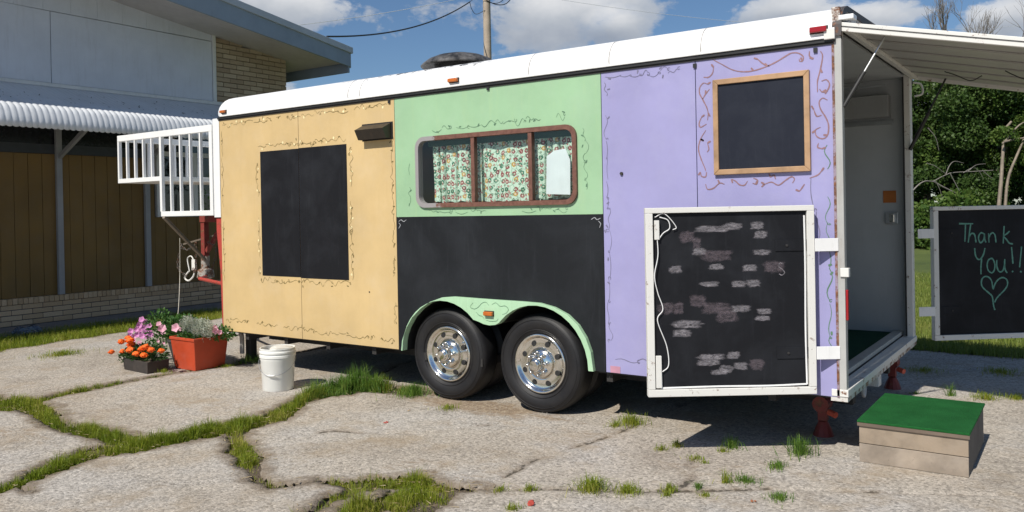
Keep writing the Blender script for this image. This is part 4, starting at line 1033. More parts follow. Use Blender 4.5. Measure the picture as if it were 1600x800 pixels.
put('inner_tube_rail', MB().tube([(4.9, W_ - .3, 2.58), (6.05, W_ - .3, 2.58)], .012, 8), M_ALU, tr)
# front
mb = MB(); plan2 = [(0.0, -0.004)]
for k in range(9): a = math.radians(90 * k / 8); plan2.append((FX + .03 - .03 * math.sin(a) , -0.004 + .03 - .03 * math.cos(a)))
for k in range(9): a = math.radians(90 * k / 8); plan2.append((FX + .03 - .03 * math.cos(a), W_ - .03 + .03 * math.sin(a)))
plan2.append((0.0, W_))
vs = [(x, y, z) for x, y in plan2 for z in (1.565, 2.60)]; fs = [(2 * i, 2 * i + 2, 2 * i + 3, 2 * i + 1) for i in range(len(plan2) - 1)]
fs.append(tuple(2 * i for i in range(len(plan2))))
put('front_wall', MB().add(vs, fs), M_WHT, tr, smooth=True, auto=True)
put('front_bulkhead', MB().box(-.01, .02, .03, W_ - .03, .44, 1.56), M_CHAS, tr)
# front red frame and gooseneck
mb = MB(); mb.prism([(-.10, 1.555), (-.005, 1.555), (-.005, .42), (-.035, .42), (-.05, 1.0), (-.10, 1.42)], [], xz, .012, .07)
gn = put('gooseneck', mb, M_RED, tr, 'red steel gooseneck under the railed front platform', bev=.003)
CP = Vector((-2.05, 1.2, 0))
put('neck_beam', MB().prism([(-.10, 1.555), (-.005, 1.555), (-.005, .42), (-.035, .42), (-.05, 1.0), (-.10, 1.42)], [], xz, W_ - .07, W_ - .012), M_RED, gn)
M_RED_SHADE = rusty('red_steel_shaded', (.22, .035, .028), .3)  # same red steel, shade darkened into its colour for parts underneath
mb = MB(); mb.box(-2.06, -.02, 1.15, 1.25, 1.50, 1.582); put('neck_beam', mb, M_RED_SHADE, gn, bev=.004)
mb = MB(); mb.beam((-2.02, 1.2, 1.50), (-2.02, 1.2, 1.02), .075, .075, (1, 0, 0)); mb.beam((-1.6, 1.2, 1.50), (-1.98, 1.2, 1.12), .05, .05); put('neck_post', mb, M_RED_SHADE, gn, bev=.004)
mb = MB(); mb.lathe([(0, .28), (.055, .28), (.055, .12), (.10, .10), (.11, .0), (.06, -.02), (0, -.02)], (-2.02, 1.2, .78), (0, 0, 1), 20); put('coupler', mb, rusty("coupler_steel", (.35, .33, .3), .6), gn, smooth=True, auto=True)
mb = MB(); mb.tube(catmull([(-2.22, 1.1, .86), (-2.26, 1.1, 1.02), (-2.18, 1.1, 1.06), (-2.12, 1.1, 1.0)], 5), .008, 7)
mb.tube(catmull([(-2.24, 1.1, .86), (-2.30, 1.08, .78), (-2.22, 1.08, .74), (-2.14, 1.1, .80), (-2.1, 1.1, .9)], 5), .011, 7)
mb.box(-2.13, -2.06, 1.07, 1.1, .88, 1.02); put('coupler_latch', mb, M_WHT2, gn)
mb = MB(); mb.tube([(-1.90, 1.12, .80), (-1.2, .55, .84), (-.05, .05, .86)], .02, 8); put('stay', mb, M_RED, gn)
mb = MB(); mb.beam((-1.10, .04, 1.58), (-1.98, 1.16, 1.02), .03, .035); mb.beam((-1.45, 2.0, 1.56), (-2.2, 1.0, 1.22), .02, .02)
put('stay', mb, paint("dull_steel", (.22, .18, .14), .2, .6, .4), gn)
def chain(pts, r=.016, w=.0045):
    mb = MB(); pp = catmull(pts, 8); 
    dd = [pp[0]]; 
    for p in pp[1:]:
        if (p - dd[-1]).length > r * 1.9: dd.append(p)
    for i in range(len(dd) - 1):
        a, b = dd[i], dd[i + 1]; t = (b - a).normalized(); s_ = t.orthogonal().normalized()
        if i % 2: s_ = t.cross(s_)
        c = (a + b) / 2; ring = [c + t * math.cos(q) * r * 1.35 + s_ * math.sin(q) * r * .75 for q in [2 * PI * k / 8 for k in range(8)]]
        mb.tube(ring, w, 4, closed=True)
    return mb
M_CHN = rusty("chain_steel", (.10, .09, .08), .5)
put('safety_chain', chain([(-2.38, 1.1, 1.2), (-2.40, 1.05, 1.0), (-2.33, 1.02, .88), (-2.2, 1.05, .80)]), M_CHN, gn, kind='stuff')
put('safety_chain', chain([(-2.42, 1.1, 1.22), (-2.28, 1.1, 1.14), (-2.12, 1.1, 1.2), (-2.04, 1.1, 1.25)]), M_CHN, gn, kind='stuff')
put('safety_chain', chain([(-2.0, 1.05, 1.2), (-1.93, 1.0, 1.0), (-1.96, 1.0, .86), (-2.08, 1.05, .92)]), M_CHN, gn, kind='stuff')
put('safety_chain', chain([(-1.9, 1.15, 1.25), (-1.72, 1.15, 1.16), (-1.74, 1.12, .95), (-1.80, 1.1, .82)]), M_CHN, gn, kind='stuff')
# front platform and railing
pl = put('front_platform', MB().box(-1.09, -.135, .0, W_, 1.585, 1.64), M_RAILW, tr, 'white front platform', bev=.003)
mb = MB(); mb.box(-1.955, -1.095, .0, W_, 1.985, 2.035); put('platform_deck', mb, M_RAILW, pl, bev=.003)
mb = MB(); mb.box(-1.095, -1.075, .04, W_ - .04, 1.64, 2.0)
for yy in (.0, W_ - .04):
    put('top_rail', MB().box(-1.955, -.135, yy, yy + .04, 2.475, 2.545), M_RAILW, pl, bev=.004)
    put('rail_post', MB().box(-1.955, -1.925, yy + .001, yy + .039, 2.035, 2.475), M_RAILW, pl, bev=.002)
    put('rail_post', MB().box(-1.105, -1.065, yy + .001, yy + .039, 1.64, 2.475), M_RAILW, pl, bev=.002)
    put('rail_post', MB().box(-.19, -.138, yy + .001, yy + .039, 1.64, 2.475), M_RAILW, pl, bev=.002)
    bar = unitbox('railing_bar', .022, .030, .44); bar.materials.append(M_RAILW)
    for k in range(1, 5): piece('railing_bar', bar, M_RAILW, pl, (-1.94 + k * .168, yy + .02, 2.255))
    bar = unitbox('railing_bar', .022, .030, .835); bar.materials.append(M_RAILW)
    for k in range(1, 5): piece('railing_bar', bar, M_RAILW, pl, (-1.085 + k * .182, yy + .02, 2.0575))
put('top_rail', MB().box(-1.955, -1.915, .041, W_ - .041, 2.475, 2.545), M_RAILW, pl, bev=.004)
bar = unitbox('railing_bar', .030, .022, .44); bar.materials.append(M_RAILW)
for k in range(1, 14): piece('railing_bar', bar, M_RAILW, pl, (-1.935, .04 + k * .173, 2.255))

# ---- wheels
def wheel(cx, y0, face=True):
    c = (cx, y0, .376)
    ty = put('wheel', MB().lathe([(.235, .03), (.27, .006), (.315, -.006), (.352, .0), (.380, .022), (.390, .055), (.392, .11), (.390, .165), (.380, .198), (.352, .22), (.30, .225), (.235, .19)], c, (0, 1, 0), 56), M_TYRE, tr, 'front of the two large near side wheels' if cx < 3.4 else 'rear of the two large near side wheels', smooth=True)
    mb = MB()
    for r in (.368, .345): mb.lathe([(r - .003, -.004 if r < .36 else .009), (r, -.0075 if r < .36 else .006), (r + .003, -.003 if r < .36 else .012)], c, (0, 1, 0), 56)
    mb.lathe([(.262, .005), (.266, -.001), (.270, .004)], c, (0, 1, 0), 56)
    put('sidewall_rib', mb, M_TYRE, ty, smooth=True)
    mb = MB()
    for k in range(70):
        a = 2 * PI * k / 70
        for yy in (.03, .13):
            if (k + int(yy * 20)) % 2: continue
    put('rim', MB().lathe([(.242, .035), (.236, .012), (.226, .004), (.214, .010), (.205, .028), (.19, .036), (.135, .026), (.115, .028), (.11, .05)], c, (0, 1, 0), 56), M_CHROME, ty, smooth=True)
    hb = put('hub', MB().lathe([(.112, .040), (.112, .012), (.10, .0), (.078, -.004), (.060, -.012), (.058, -.045), (.052, -.056), (.044, -.059), (.042, -.075), (.034, -.082), (0, -.084)], c, (0, 1, 0), 36), M_CHROME, ty, smooth=True, auto=True)
    for k in range(8):
        a = 2 * PI * (k + .15) / 8; n_ = (cx + math.cos(a) * .084, y0 - .004, .376 + math.sin(a) * .084)
        put('lug_nut', MB().lathe([(.017, .01), (.017, -.012), (.0145, -.03), (.009, -.040), (0, -.043)], n_, (0, 1, 0), 10), M_CHROME, ty, smooth=True)
        a = 2 * PI * (k + .5) / 8; h_ = (cx + math.cos(a) * .163, y0 + .030, .376 + math.sin(a) * .163)
        put('rim_hole', MB().lathe([(0.0, -.0045), (.021, -.0045), (.023, .001)], h_, (0, 1, 0), 16), M_BLKM, ty)
    return ty
for cx in (2.98, 3.905): wheel(cx, .045)
mb = MB()
for cx in (2.98, 3.905):
    for y0 in (.31, 1.95, 2.2): mb.lathe([(.2, .0), (.34, .0), (.38, .03), (.386, .1), (.38, .18), (.34, .21), (.2, .21)], (cx, y0, .388), (0, 1, 0), 36)
put('inner_tyres', mb, M_TYRE, tr, kind='stuff', smooth=True, auto=True)
mb = MB()
for cx in (2.98, 3.905): mb.tube([(cx, .1, .388), (cx, 2.35, .388)], .05, 12)
put('axle', mb, M_CHAS, tr)
mb = MB()
for y in (.62, 1.85): mb.box(-.05, L_ - .06, y, y + .08, .20, .364)
for x in np.arange(.3, 6.1, .6): mb.box(float(x), float(x) + .05, .05, 2.45, .30, .364)
put('chassis_rail', mb, M_CHAS, tr)
# landing leg, drain, hose
mb = MB(); mb.box(-.04, .05, .30, .38, -.0, .37); mb.box(-.10, .11, .24, .44, -.01, .012)
put('landing_leg', mb, M_CHAS, tr, 'dark front landing leg', bev=.004)
mb = MB(); mb.tube(catmull([(-.02, .24, .10), (-.02, .24, .27), (-.04, .23, .31), (-.14, .16, .31), (-.2, .1, .31)], 4), .024, 10)
mb.tube(catmull([(-.2, .1, .31), (-.25, .06, .31), (-.27, .04, .29), (-.275, .035, .22)], 4), .028, 10)
mb.lathe([(.034, 0), (.034, .035)], (-.2, .1, .31), (-.8, -.6, 0), 12)
put('drain_pipe', mb, paint("pale_pipe", (.45, .43, .40), .1, .5, .5, (.2, .15, .1)), tr, smooth=True, auto=True)

# ---- rear frame
put('rear_post', MB().box(L_ - .010, L_ + .045, .0, .055, .385, 2.70), paint("post_white_shaded", (.42, .42, .40), .08, .5, .4, (.2, .12, .08)), tr, 'near rear corner post, off-white painted darker for shade', bev=.003)  # off-white post, its shade put into the grey base colour
put('rust_edge', MB().box(L_ - .011, L_ + .004, -.004, -.0005, .38, 2.6), rusty('rust_strip', (.30, .24, .30), .75), tr)
put('rear_post', MB().box(L_ - .010, L_ + .045, W_ - .115, W_, .385, 2.70), M_WHT2, tr, 'white far rear corner post', bev=.003)
put('gasket', MB().box(L_ - .012, L_ + .0, W_ - .128, W_ - .1155, .44, 2.66), M_BLKM, tr)
put('rear_header', MB().box(L_ - .010, L_ + .04, .0, W_, 2.702, 2.80), M_WHTR, tr, bev=.003)
mb = MB(); pr = [(-.016, 2.62), (-.012, 2.69), (.02, 2.755), (.07, 2.80), (.16, 2.832), (W_ / 2, 2.868), (W_ - .16, 2.832), (W_ - .07, 2.80), (W_ - .02, 2.755), (W_ + .012, 2.69), (W_ + .016, 2.62)]
low_ = [(y * .985 + .02, min(z - .035, 2.80)) for y, z in pr]
vs = []; fs = []
for (a, b), (c, d) in zip(pr, low_): vs += [(L_ - .005, a, b), (L_ + .05, a, b), (L_ + .05, c, d), (L_ - .005, c, d)]
for i in range(len(pr) - 1):
    for k in range(4): fs.append((i * 4 + k, i * 4 + (k + 1) % 4, i * 4 + 4 + (k + 1) % 4, i * 4 + 4 + k))
put('roof_end_cap', MB().add(vs, fs), rusty("end_cap", (.06, .055, .055), .3), tr)
put('rear_gable', MB().prism([(.03, 2.70)] + [(y, z - .02) for y, z in pr[2:-2]] + [(W_ - .03, 2.70)], [], lambda a, b, d: (d, a, b), L_ + .0, L_ + .042), M_WHTR, tr)
put('corner_bracket', MB().box(L_ - .05, L_ + .015, -.034, -.0145, 2.60, 2.665), M_WHT2, tr, bev=.004)
put('rear_sill', MB().box(L_ - .045, L_ + .055, -.004, W_ + .003, .385, .43), M_WHT2, tr, bev=.004)
put('threshold', MB().box(L_ - .12, L_ - .0455, .03, W_ - .03, .44, .472), paint("threshold", (.45, .45, .42), .1, .5, .5), tr, bev=.004)
put('sill_beam', MB().box(L_ - .05, L_ + .05, .002, W_ - .002, .355, .384), M_WHTR, tr)
# hatch held open by gas struts
HX = L_ + .05
def hz(x): return 2.695 - .232 * (x - HX)
mb = MB(); x1 = HX + 1.05
mb.add([(HX, .015, hz(HX) - .02), (x1, .015, hz(x1) - .02), (x1, W_ - .015, hz(x1) - .02), (HX, W_ - .015, hz(HX) - .02),
        (HX, .015, hz(HX)), (x1, .015, hz(x1)), (x1, W_ - .015, hz(x1)), (HX, W_ - .015, hz(HX))], [(0, 3, 2, 1), (4, 5, 6, 7), (0, 1, 5, 4), (1, 2, 6, 5), (2, 3, 7, 6), (3, 0, 4, 7)])
ht = put('rear_hatch', mb, paint("hatch_skin", (.46, .45, .43), .05, .5, .35, (.3, .25, .2)), tr, 'top hinged rear hatch propped open')
def hbar(xa, xb, ya, yb, t0, t1, nm='hatch_frame_bar', mat=M_WHT2):
    mb = MB(); mb.add([(xa, ya, hz(xa) + t0), (xb, ya, hz(xb) + t0), (xb, yb, hz(xb) + t0), (xa, yb, hz(xa) + t0), (xa, ya, hz(xa) + t1), (xb, ya, hz(xb) + t1), (xb, yb, hz(xb) + t1), (xa, yb, hz(xa) + t1)], [(0, 3, 2, 1), (4, 5, 6, 7), (0, 1, 5, 4), (1, 2, 6, 5), (2, 3, 7, 6), (3, 0, 4, 7)])
    return put(nm, mb, mat, ht, bev=.003)
hbar(HX - .002, x1 + .002, .0, .035, -.05, .006); hbar(HX - .002, x1 + .002, W_ - .035, W_, -.05, .006)
hbar(HX, HX + .05, .036, W_ - .036, -.05, -.021); hbar(x1 - .05, x1, .036, W_ - .036, -.05, -.021)
hbar(HX - .0, x1, -.006, -.0005, -.021, -.017, 'trim_line', M_CHAS)
for y in (.45, .87, 1.29, 1.71, 2.1): hbar(HX + .052, x1 - .052, y, y + .025, -.030, -.0205, 'hatch_rib', paint("rib", (.36, .35, .33), .05, .6, .3))
for y, xa, xb in ((1.75, 6.55, 6.80), (1.3, 6.98, 7.15)):
    put('pull_loop', MB().tube(catmull([(xa, y, hz(xa) - .035), (xa * .7 + xb * .3, y, hz(xa) - .07), (xa * .3 + xb * .7, y, hz(xb) - .065), (xb, y, hz(xb) - .035)], 6), .004, 6), M_BLKM, ht, smooth=True)
put('hinge_block', MB().box(HX - .02, HX + .07, -.002, .09, 2.715, 2.745), M_WHT, ht, bev=.004)
put('hinge_rail', MB().tube([(HX - .006, .02, hz(HX) + .004), (HX - .006, W_ - .02, hz(HX) + .004)], .012, 8), M_CHAS, ht)
mb = MB(); a = Vector((6.44, .13, hz(6.44) - .02)); b = Vector((HX - .005, .04, 2.185)); md = a.lerp(b, .52)
s1 = put('gas_strut', MB().tube([a, md], .006, 8), M_ALU, tr); put('strut_cylinder', MB().tube([md, b], .013, 10), M_BLKM, s1, smooth=True, auto=True)
a = Vector((6.48, W_ - .12, hz(6.48) - .02)); b = Vector((HX - .005, W_ - .14, 2.03)); md = a.lerp(b, .48)
s1 = put('gas_strut', MB().tube([a, md], .008, 8), M_BLKM, tr); put('strut_cylinder', MB().tube([md, b], .015, 10), M_BLKM, s1, smooth=True, auto=True)
put('door_hook', MB().tube(catmull([(6.21, W_ + .01, 2.62), (6.27, W_ + .03, 2.60), (6.28, W_ + .03, 2.52), (6.22, W_ + .01, 2.50)], 5), .008, 8), M_WHT2, tr, smooth=True)
# red bumper light and receiver
put('side_reflector', MB().box(L_ + .0455, L_ + .06, .005, .03, .86, 1.05), M_REDL, tr, bev=.005)
put('door_stop', MB().box(L_ + .02, L_ + .07, -.012, .03, 1.13, 1.185), M_WHT2, tr, bev=.003)
mb = MB(); mb.box(6.05, 6.20, .95, 1.05, .27, .35); put('hitch_receiver', mb, M_WHT2, tr, bev=.006)
put('hitch_loop', MB().tube([Vector((6.12, .86 + .035 * math.cos(q), .26 + .045 * math.sin(q))) for q in [2 * PI * k / 12 for k in range(12)]], .012, 7, closed=True), M_WHT2, tr)
for (jx, jy, lb) in ((5.93, .50, 'near red rear jack'), (6.05, 2.28, 'far red rear jack')):
    j = put('rear_jack', MB().box(jx - .03, jx + .03, jy - .03, jy + .03, .10, .36), M_RED_SHADE, tr, lb, bev=.003)
    put('jack_foot', MB().lathe([(.0, .0), (.07, .0), (.05, .06), (.03, .10)], (jx, jy, -.005), (0, 0, 1), 12), M_RED_SHADE, j)
    put('jack_tube', MB().tube([(jx + .0, jy - .07, .22), (jx, jy + .05, .22)], .055, 12), M_RED_SHADE, j, smooth=True, auto=True)
    mb = MB(); mb.tube([(jx + .06, jy - .08, .18), (jx + .11, jy - .11, .17)], .022, 8); put('jack_crank', mb, paint("bright_red", (.55, .10, .06), .1, .5), j)
# rear chalkboard doors, swung open
def door(P0, du, z0, z1, w, lb, chalk):
    du = Vector((du[0], du[1], 0)).normalized(); nn = Vector((du.y, -du.x, 0))
    if nn.dot(CAM - Vector((P0[0], P0[1], 0))) < 0: nn = -nn
    T = Matrix((( du.x, nn.x, 0, P0[0]), (du.y, nn.y, 0, P0[1]), (0, 0, 1, 0), (0, 0, 0, 1)))
    def B(*a):
        mb = MB(); mb.T = T; mb.box(*a); return mb
    d = put('rear_door', B(.03, w - .03, -.012, .008, z0 + .03, z1 - .03), M_BLK2, tr, lb)
    fwid = .045
    put('door_frame_bar', B(0, w, -.025, .028, z0, z0 + fwid), M_WHT2, d, bev=.003); put('door_frame_bar', B(0, w, -.025, .028, z1 - fwid * .75, z1), M_WHT2, d, bev=.003)
    put('door_frame_bar', B(0, fwid, -.025, .0285, z0 + fwid + .001, z1 - fwid * .75 - .001), M_WHT2, d, bev=.003); put('door_frame_bar', B(w - fwid, w, -.025, .0285, z0 + fwid + .001, z1 - fwid * .75 - .001), M_WHT2, d, bev=.003)
    for za, zb in ((z0 + .215, z0 + .295), (z0 + .885, z0 + .965)):
        put('hinge_strap', B(-.145, .0, .029, .036, za, zb), M_WHT, d, bev=.002)
        put('hinge_strap', B(.0445 if chalk else 0.05, .24, .0085, .014, za + .005, zb - .005), M_BLK2, d, bev=.001)
        mb = MB(); mb.T = T; mb.lathe([(0, .008), (.008, .007), (.008, 0)], (.17, .013, (za + zb) / 2), (0, 1, 0), 8); put('bolt_head', mb, M_CHAS, d)
    return d, T, w
w1 = (Vector((6.03, -.06)) - Vector((5.175, -.665))).length
d1, T1, w1 = door((6.03, -.06), (5.175 - 6.03, -.665 + .06), .405, 1.578, w1, 'near rear door, chalkboard face with smudged chalk menu', True)
def B1(*a):
    mb = MB(); mb.T = T1; mb.box(*a); return mb
mb = MB(); mb.T = T1; zq0, zq1 = .455, 1.535
q = [(.062, 0, zq0), (w1 - .10, 0, zq0)]
for pts in ([(.058, .012, zq0 + .01), (.3, .012, zq0 + .004), (.6, .012, zq0 + .006), (w1 - .09, .012, zq0 + .002)], [(.056, .012, zq0 + .01), (.060, .012, .8), (.056, .012, 1.2), (.058, .012, zq1 - .02)], [(w1 - .085, .012, zq0), (w1 - .082, .012, .62)]): mb.tube(catmull(pts, 5), .006, 5)
put('caulk_bead', mb, M_WHT, d1)
put('door_latch_plate', B1(w1 - .085, w1 - .05, .0085, .03, .46, .66), M_WHT2, d1, bev=.003); put('door_latch_plate', B1(w1 - .085, w1 - .055, .0085, .03, 1.38, 1.50), M_WHT2, d1, bev=.003)
mb = MB(); mb.T = T1
mb.tube(catmull([(w1 - .06, .02, 1.50), (w1 - .075, .025, 1.3), (w1 - .05, .03, 1.16), (w1 - .07, .02, 1.05), (w1 - .10, .02, .95), (w1 - .065, .02, .88), (w1 - .12, .015, .72), (w1 - .13, .015, .60), (w1 - .09, .02, .56)], 8), .0035, 5)
mb.tube(catmull([(w1 - .09, .015, 1.52), (w1 - .14, .02, 1.50), (w1 - .15, .02, 1.45), (w1 - .11, .02, 1.42), (w1 - .08, .02, 1.38)], 8), .0035, 5)
mb.tube(catmull([(w1 - .06, .015, 1.52), (w1 - .12, .02, 1.54), (w1 - .19, .02, 1.46), (w1 - .17, .02, 1.44)], 8), .003, 5)
put('loose_cord', mb, M_WHT, d1, smooth=True)
# smudged chalk strokes (illegible in the photograph)
def chalk_mat(nm, col, cov):
    mt, nt, bs, co, out = new_mat(nm)
    nt.set(bs.inputs['Base Color'], nt.mix(nt.ramp(nt.noise(co, 70, 6, .8), [(0.5 - cov * .4, 0.0), (0.75 - cov * .3, 1.0)]), (0.018, 0.019, 0.022), col)); bs.inputs['Roughness'].default_value = .9
    return mt
M_CH1 = chalk_mat("chalk_white", (.34, .31, .34), .3); M_CH2 = chalk_mat("chalk_dull", (.085, .07, .08), .35); M_CH3 = chalk_mat("chalk_green", (.13, .32, .25), .8)
FADE = {}
ch1 = MB(); ch1.T = T1; ch2 = MB(); ch2.T = T1
def smudge(mb, px, py, w, h, n=7):
    # u from the hinge side; soft edged patch: centre vertex strong, rim vertex zero
    u = w1 * (1272 - px) / 262.0; z = .405 + (617 - py) / 293.0 * 1.173; su = w1 / 262.0; K_ = 18
    base_ = len(mb.v); hw = w * su * .62; hh = h * su * .62; y = .0088 + .0001 * rnd.random(); vs = [(u, y, z)]
    for q, f in ((.55, .8), (1.0, 0.0)):
        for k in range(K_):
            a = 2 * PI * k / K_; c_, s_ = math.cos(a), math.sin(a); e = 1 / max(abs(c_), abs(s_)) ** .6 * rnd.uniform(.85, 1.2)
            vs.append((u + hw * q * c_ * e, y, z + hh * q * s_ * e))
    fs = [(0, 1 + k, 1 + (k + 1) % K_) for k in range(K_)] + [(1 + k, 1 + K_ + k, 1 + K_ + (k + 1) % K_, 1 + (k + 1) % K_) for k in range(K_)]
    mb.add(vs, fs)
    FADE[id(mb)] = FADE.get(id(mb), []) + [1.0] + [.8] * K_ + [0.0] * K_
for a in [(1113, 357, 26), (1145, 356, 14), (1186, 356, 14), (1192, 369, 12), (1093, 394, 12), (1193, 394, 12), (1056, 419, 12), (1119, 419, 12), (1169, 419, 12), (1107, 444, 12), (1157, 444, 12), (1180, 444, 10), (1157, 481, 12), (1193, 500, 10), (1070, 506, 28), (1067, 518, 12), (1193, 488, 10), (1144, 557, 12), (1112, 557, 22), (1105, 568, 14), (1132, 575, 12), (1157, 572, 12), (1120, 582, 12)]: smudge(ch1, a[0] + rnd.uniform(-3, 3), a[1] + rnd.uniform(-2, 2), a[2] * rnd.uniform(1.3, 2.2), rnd.uniform(7, 11), 6)
for a in [(1210, 419, 30), (1120, 481, 40), (1090, 470, 22), (1135, 495, 30), (1060, 480, 14), (1120, 400, 40), (1180, 570, 20), (1075, 370, 20), (1040, 480, 22), (1090, 380, 12)]: smudge(ch2, a[0], a[1], a[2], 16, 9)
def smudge_mat(nm, col, amt):
    mt, nt, bs, co, out = new_mat(nm); at_ = nt.node('ShaderNodeAttribute', dict(attribute_name='fade'))
    n_ = nt.noise(nt.mapping(co, (1, 1, 2.6), (2, 3, 1), (0, .25, 0)), 24, 7, .8, 1.0)
    f = nt.math('MULTIPLY', nt.math('MULTIPLY', nt.ramp(at_.outputs['Fac'], [(0, 0.0), (.6, 1.0)]), nt.ramp(n_, [(.38, .1), (.62, 1.0)])), amt)
    nt.set(bs.inputs['Base Color'], col); bs.inputs['Roughness'].default_value = .95
    tp = nt.node('ShaderNodeBsdfTransparent'); mx = nt.node('ShaderNodeMixShader', None, _0=f); nt.l.new(tp.outputs[0], mx.inputs[1]); nt.l.new(bs.outputs[0], mx.inputs[2]); nt.l.new(mx.outputs[0], out.inputs[0]); return mt
for ch_, mt_ in ((ch1, smudge_mat("chalk_smudge", (.58, .54, .58), .42)), (ch2, smudge_mat("chalk_smudge_dull", (.30, .24, .27), .34))):
    o_ = put('chalk_smudges', ch_, mt_, d1, kind='stuff', fix=False)
    at_ = o_.data.attributes.new('fade', 'FLOAT', 'POINT'); at_.data.foreach_set('value', np.array(FADE[id(ch_)], np.float32))
mb = MB(); mb.T = T1
def dpt(px, py): return (w1 * (1272 - px) / 262.0, .0098, .405 + (617 - py) / 293.0 * 1.173)
mb.ribbon(catmull([dpt(*p) for p in [(1224, 415), (1219, 413), (1217, 418), (1222, 423), (1226, 428), (1222, 432), (1217, 430)]], 5), .005, (0, 1, 0), False)
put('chalk_letter', mb, M_CH1, d1, fix=False)
d2, T2, w2 = door((6.33, 2.57), (.77, .64), .388, 1.543, 1.03, 'far rear door, chalkboard face lettered Thank You with a heart', False)
mb = MB(); mb.T = T2
for s in CHALK: mb.ribbon(catmull([(u, .0095, z) for u, z in s], 4), .0125, (0, 1, 0), False)
put('chalk_lettering', mb, M_CH3, d2, fix=False)

# ---- painted vines
def P2(l, off=-.0018): return [(x, off, z) for x, z in l]
def vine(mb, a, b, amp, w, gap=.25, curl=.5, seed=0, y=-.0018, leaf=True, wl=None, blobs=None):
    """broken hand painted scroll border from a to b (x,z)"""
    rs = random.Random(seed); a = Vector(a); b = Vector(b); L = (b - a).length; t = (b - a) / L; n_ = Vector((-t.y, t.x)); s = 0
    while s < L:
        seg = rs.uniform(.7, 1.5) * (wl or .09)
        if s + seg > L: break
        if rs.random() > gap:
            k = rs.random(); pts = []; ph = rs.choice((-1, 1)); A = amp * rs.uniform(.3, 1.3); typ = rs.random(); off = amp * rs.uniform(-.7, .7); w_ = w * rs.uniform(.6, 1.15)
            for i in range(9):
                q = i / 8
                if typ < .45: lat = A * ph * math.sin(2 * PI * q)
                elif typ < .75: lat = A * ph * math.sin(PI * q) * 1.1
                else: lat = A * ph * (q - .5) + A * .5 * math.sin(3 * PI * q)
                pts.append(a + t * (s + seg * q) + n_ * (lat + off))
            mb.ribbon([(p.x, y, p.y) for p in pts], w_, (0, 1, 0))
            if k < curl:
                c = a + t * (s + seg) + n_ * A * .4 * ph; r0 = amp * rs.uniform(.5, .9); a0 = rs.uniform(0, 6)
                mb.ribbon([(c.x + r0 * (1 - i / 13) * math.cos(a0 + i * .55 * ph), y - .0002, c.y + r0 * (1 - i / 13) * math.sin(a0 + i * .55 * ph)) for i in range(11)], w * .9, (0, 1, 0))
            if leaf and rs.random() < .6:
                c = a + t * (s + seg * rs.random()) + n_ * A * rs.uniform(-1.2, 1.2); an = rs.uniform(0, 6)
                mb.ribbon([(c.x + math.cos(an) * q, y - .0003, c.y + math.sin(an) * q) for q in (0, .008, .016, .024)], w * 2.2, (0, 1, 0))
            if blobs is not None and rs.random() < .5:
                c = a + t * (s + seg * .5) + n_ * rs.uniform(-amp, amp)
                blobs.add([(c.x + math.cos(q) * rs.uniform(.008, .014), y + .0005, c.y + math.sin(q) * rs.uniform(.008, .016)) for q in [2 * PI * k_ / 8 for k_ in range(8)]], [tuple(range(8))])
        s += seg * rs.uniform(.9, 1.1)
M_VO = flat("vine_olive", (.16, .12, .035), .7); M_VG = flat("vine_green", (.10, .20, .12), .7); M_VB = flat("vine_brown", (.27, .15, .16), .7)
M_VGR = flat("vine_grey", (.17, .16, .25), .7); M_PET = flat("pale_petal", (.85, .74, .42), .7); M_VW = flat("vine_chalk", (.35, .36, .38), .8)
v = MB(); pb_ = MB()
vine(v, (.05, 2.525), (2.43, 2.525), .020, .0045, .12, .4, 1, blobs=pb_); vine(v, (.035, 2.46), (.035, .50), .012, .004, .3, .3, 2); vine(v, (.05, .50), (2.42, .455), .02, .0045, .12, .4, 3)
vine(v, (2.44, 2.48), (2.44, 1.0), .014, .0045, .12, .4, 4); vine(v, (2.44, 1.2), (2.44, .50), .014, .004, .3, .3, 5)
x0, x1_, z0, z1 = BBOX
vine(v, (x0 - .03, z1 + .045), (x1_ + .02, z1 + .045), .024, .0045, .1, .4, 6, blobs=pb_); vine(v, (x0 - .03, z0 - .045), (x1_ + .03, z0 - .045), .024, .0045, .1, .5, 7)
vine(v, (x0 - .045, z0), (x0 - .045, z1), .016, .004, .15, .4, 8, blobs=pb_); vine(v, (x1_ + .05, z0), (x1_ + .05, z1), .018, .0045, .12, .4, 9, blobs=pb_)
put('painted_vine', v, M_VO, tr, 'olive scrollwork painted round the yellow panels', fix=False); put('painted_petals', pb_, M_PET, tr, fix=False)
v = MB(); vine(v, (2.9, 2.275), (4.25, 2.285), .024, .0045, .15, .5, 10, y=-.0018); vine(v, (4.38, 2.18), (4.38, 1.63), .02, .004, .2, .5, 11); vine(v, (2.85, 1.585), (4.25, 1.58), .018, .004, .35, .4, 12); vine(v, (2.64, 1.65), (2.64, 2.05), .012, .0035, .35, .3, 13)
for sgn, cx in ((-1, 3.42), (1, 3.58)): pass
v2 = []
put('painted_vine', v, M_VG, tr, 'thin green scrollwork round the long window', fix=False)
v = MB()
for s in ([(3.33, .835), (3.30, .80), (3.34, .785), (3.38, .80), (3.42, .835), (3.46, .845), (3.49, .82)], [(3.52, .83), (3.56, .845), (3.60, .82), (3.65, .825), (3.68, .80), (3.66, .77), (3.62, .755)], [(3.36, .76), (3.39, .735), (3.42, .73), (3.44, .71)], [(3.58, .72), (3.56, .70), (3.50, .695), (3.46, .70)]):
    v.ribbon(catmull([(x, -.0365, z) for x, z in s], 5), .0045, (0, 1, 0))
put('painted_vine', v, M_VG, fe, fix=False)
v = MB()
for s in VINES: v.ribbon(catmull(P2(s), 5), .0085, (0, 1, 0))
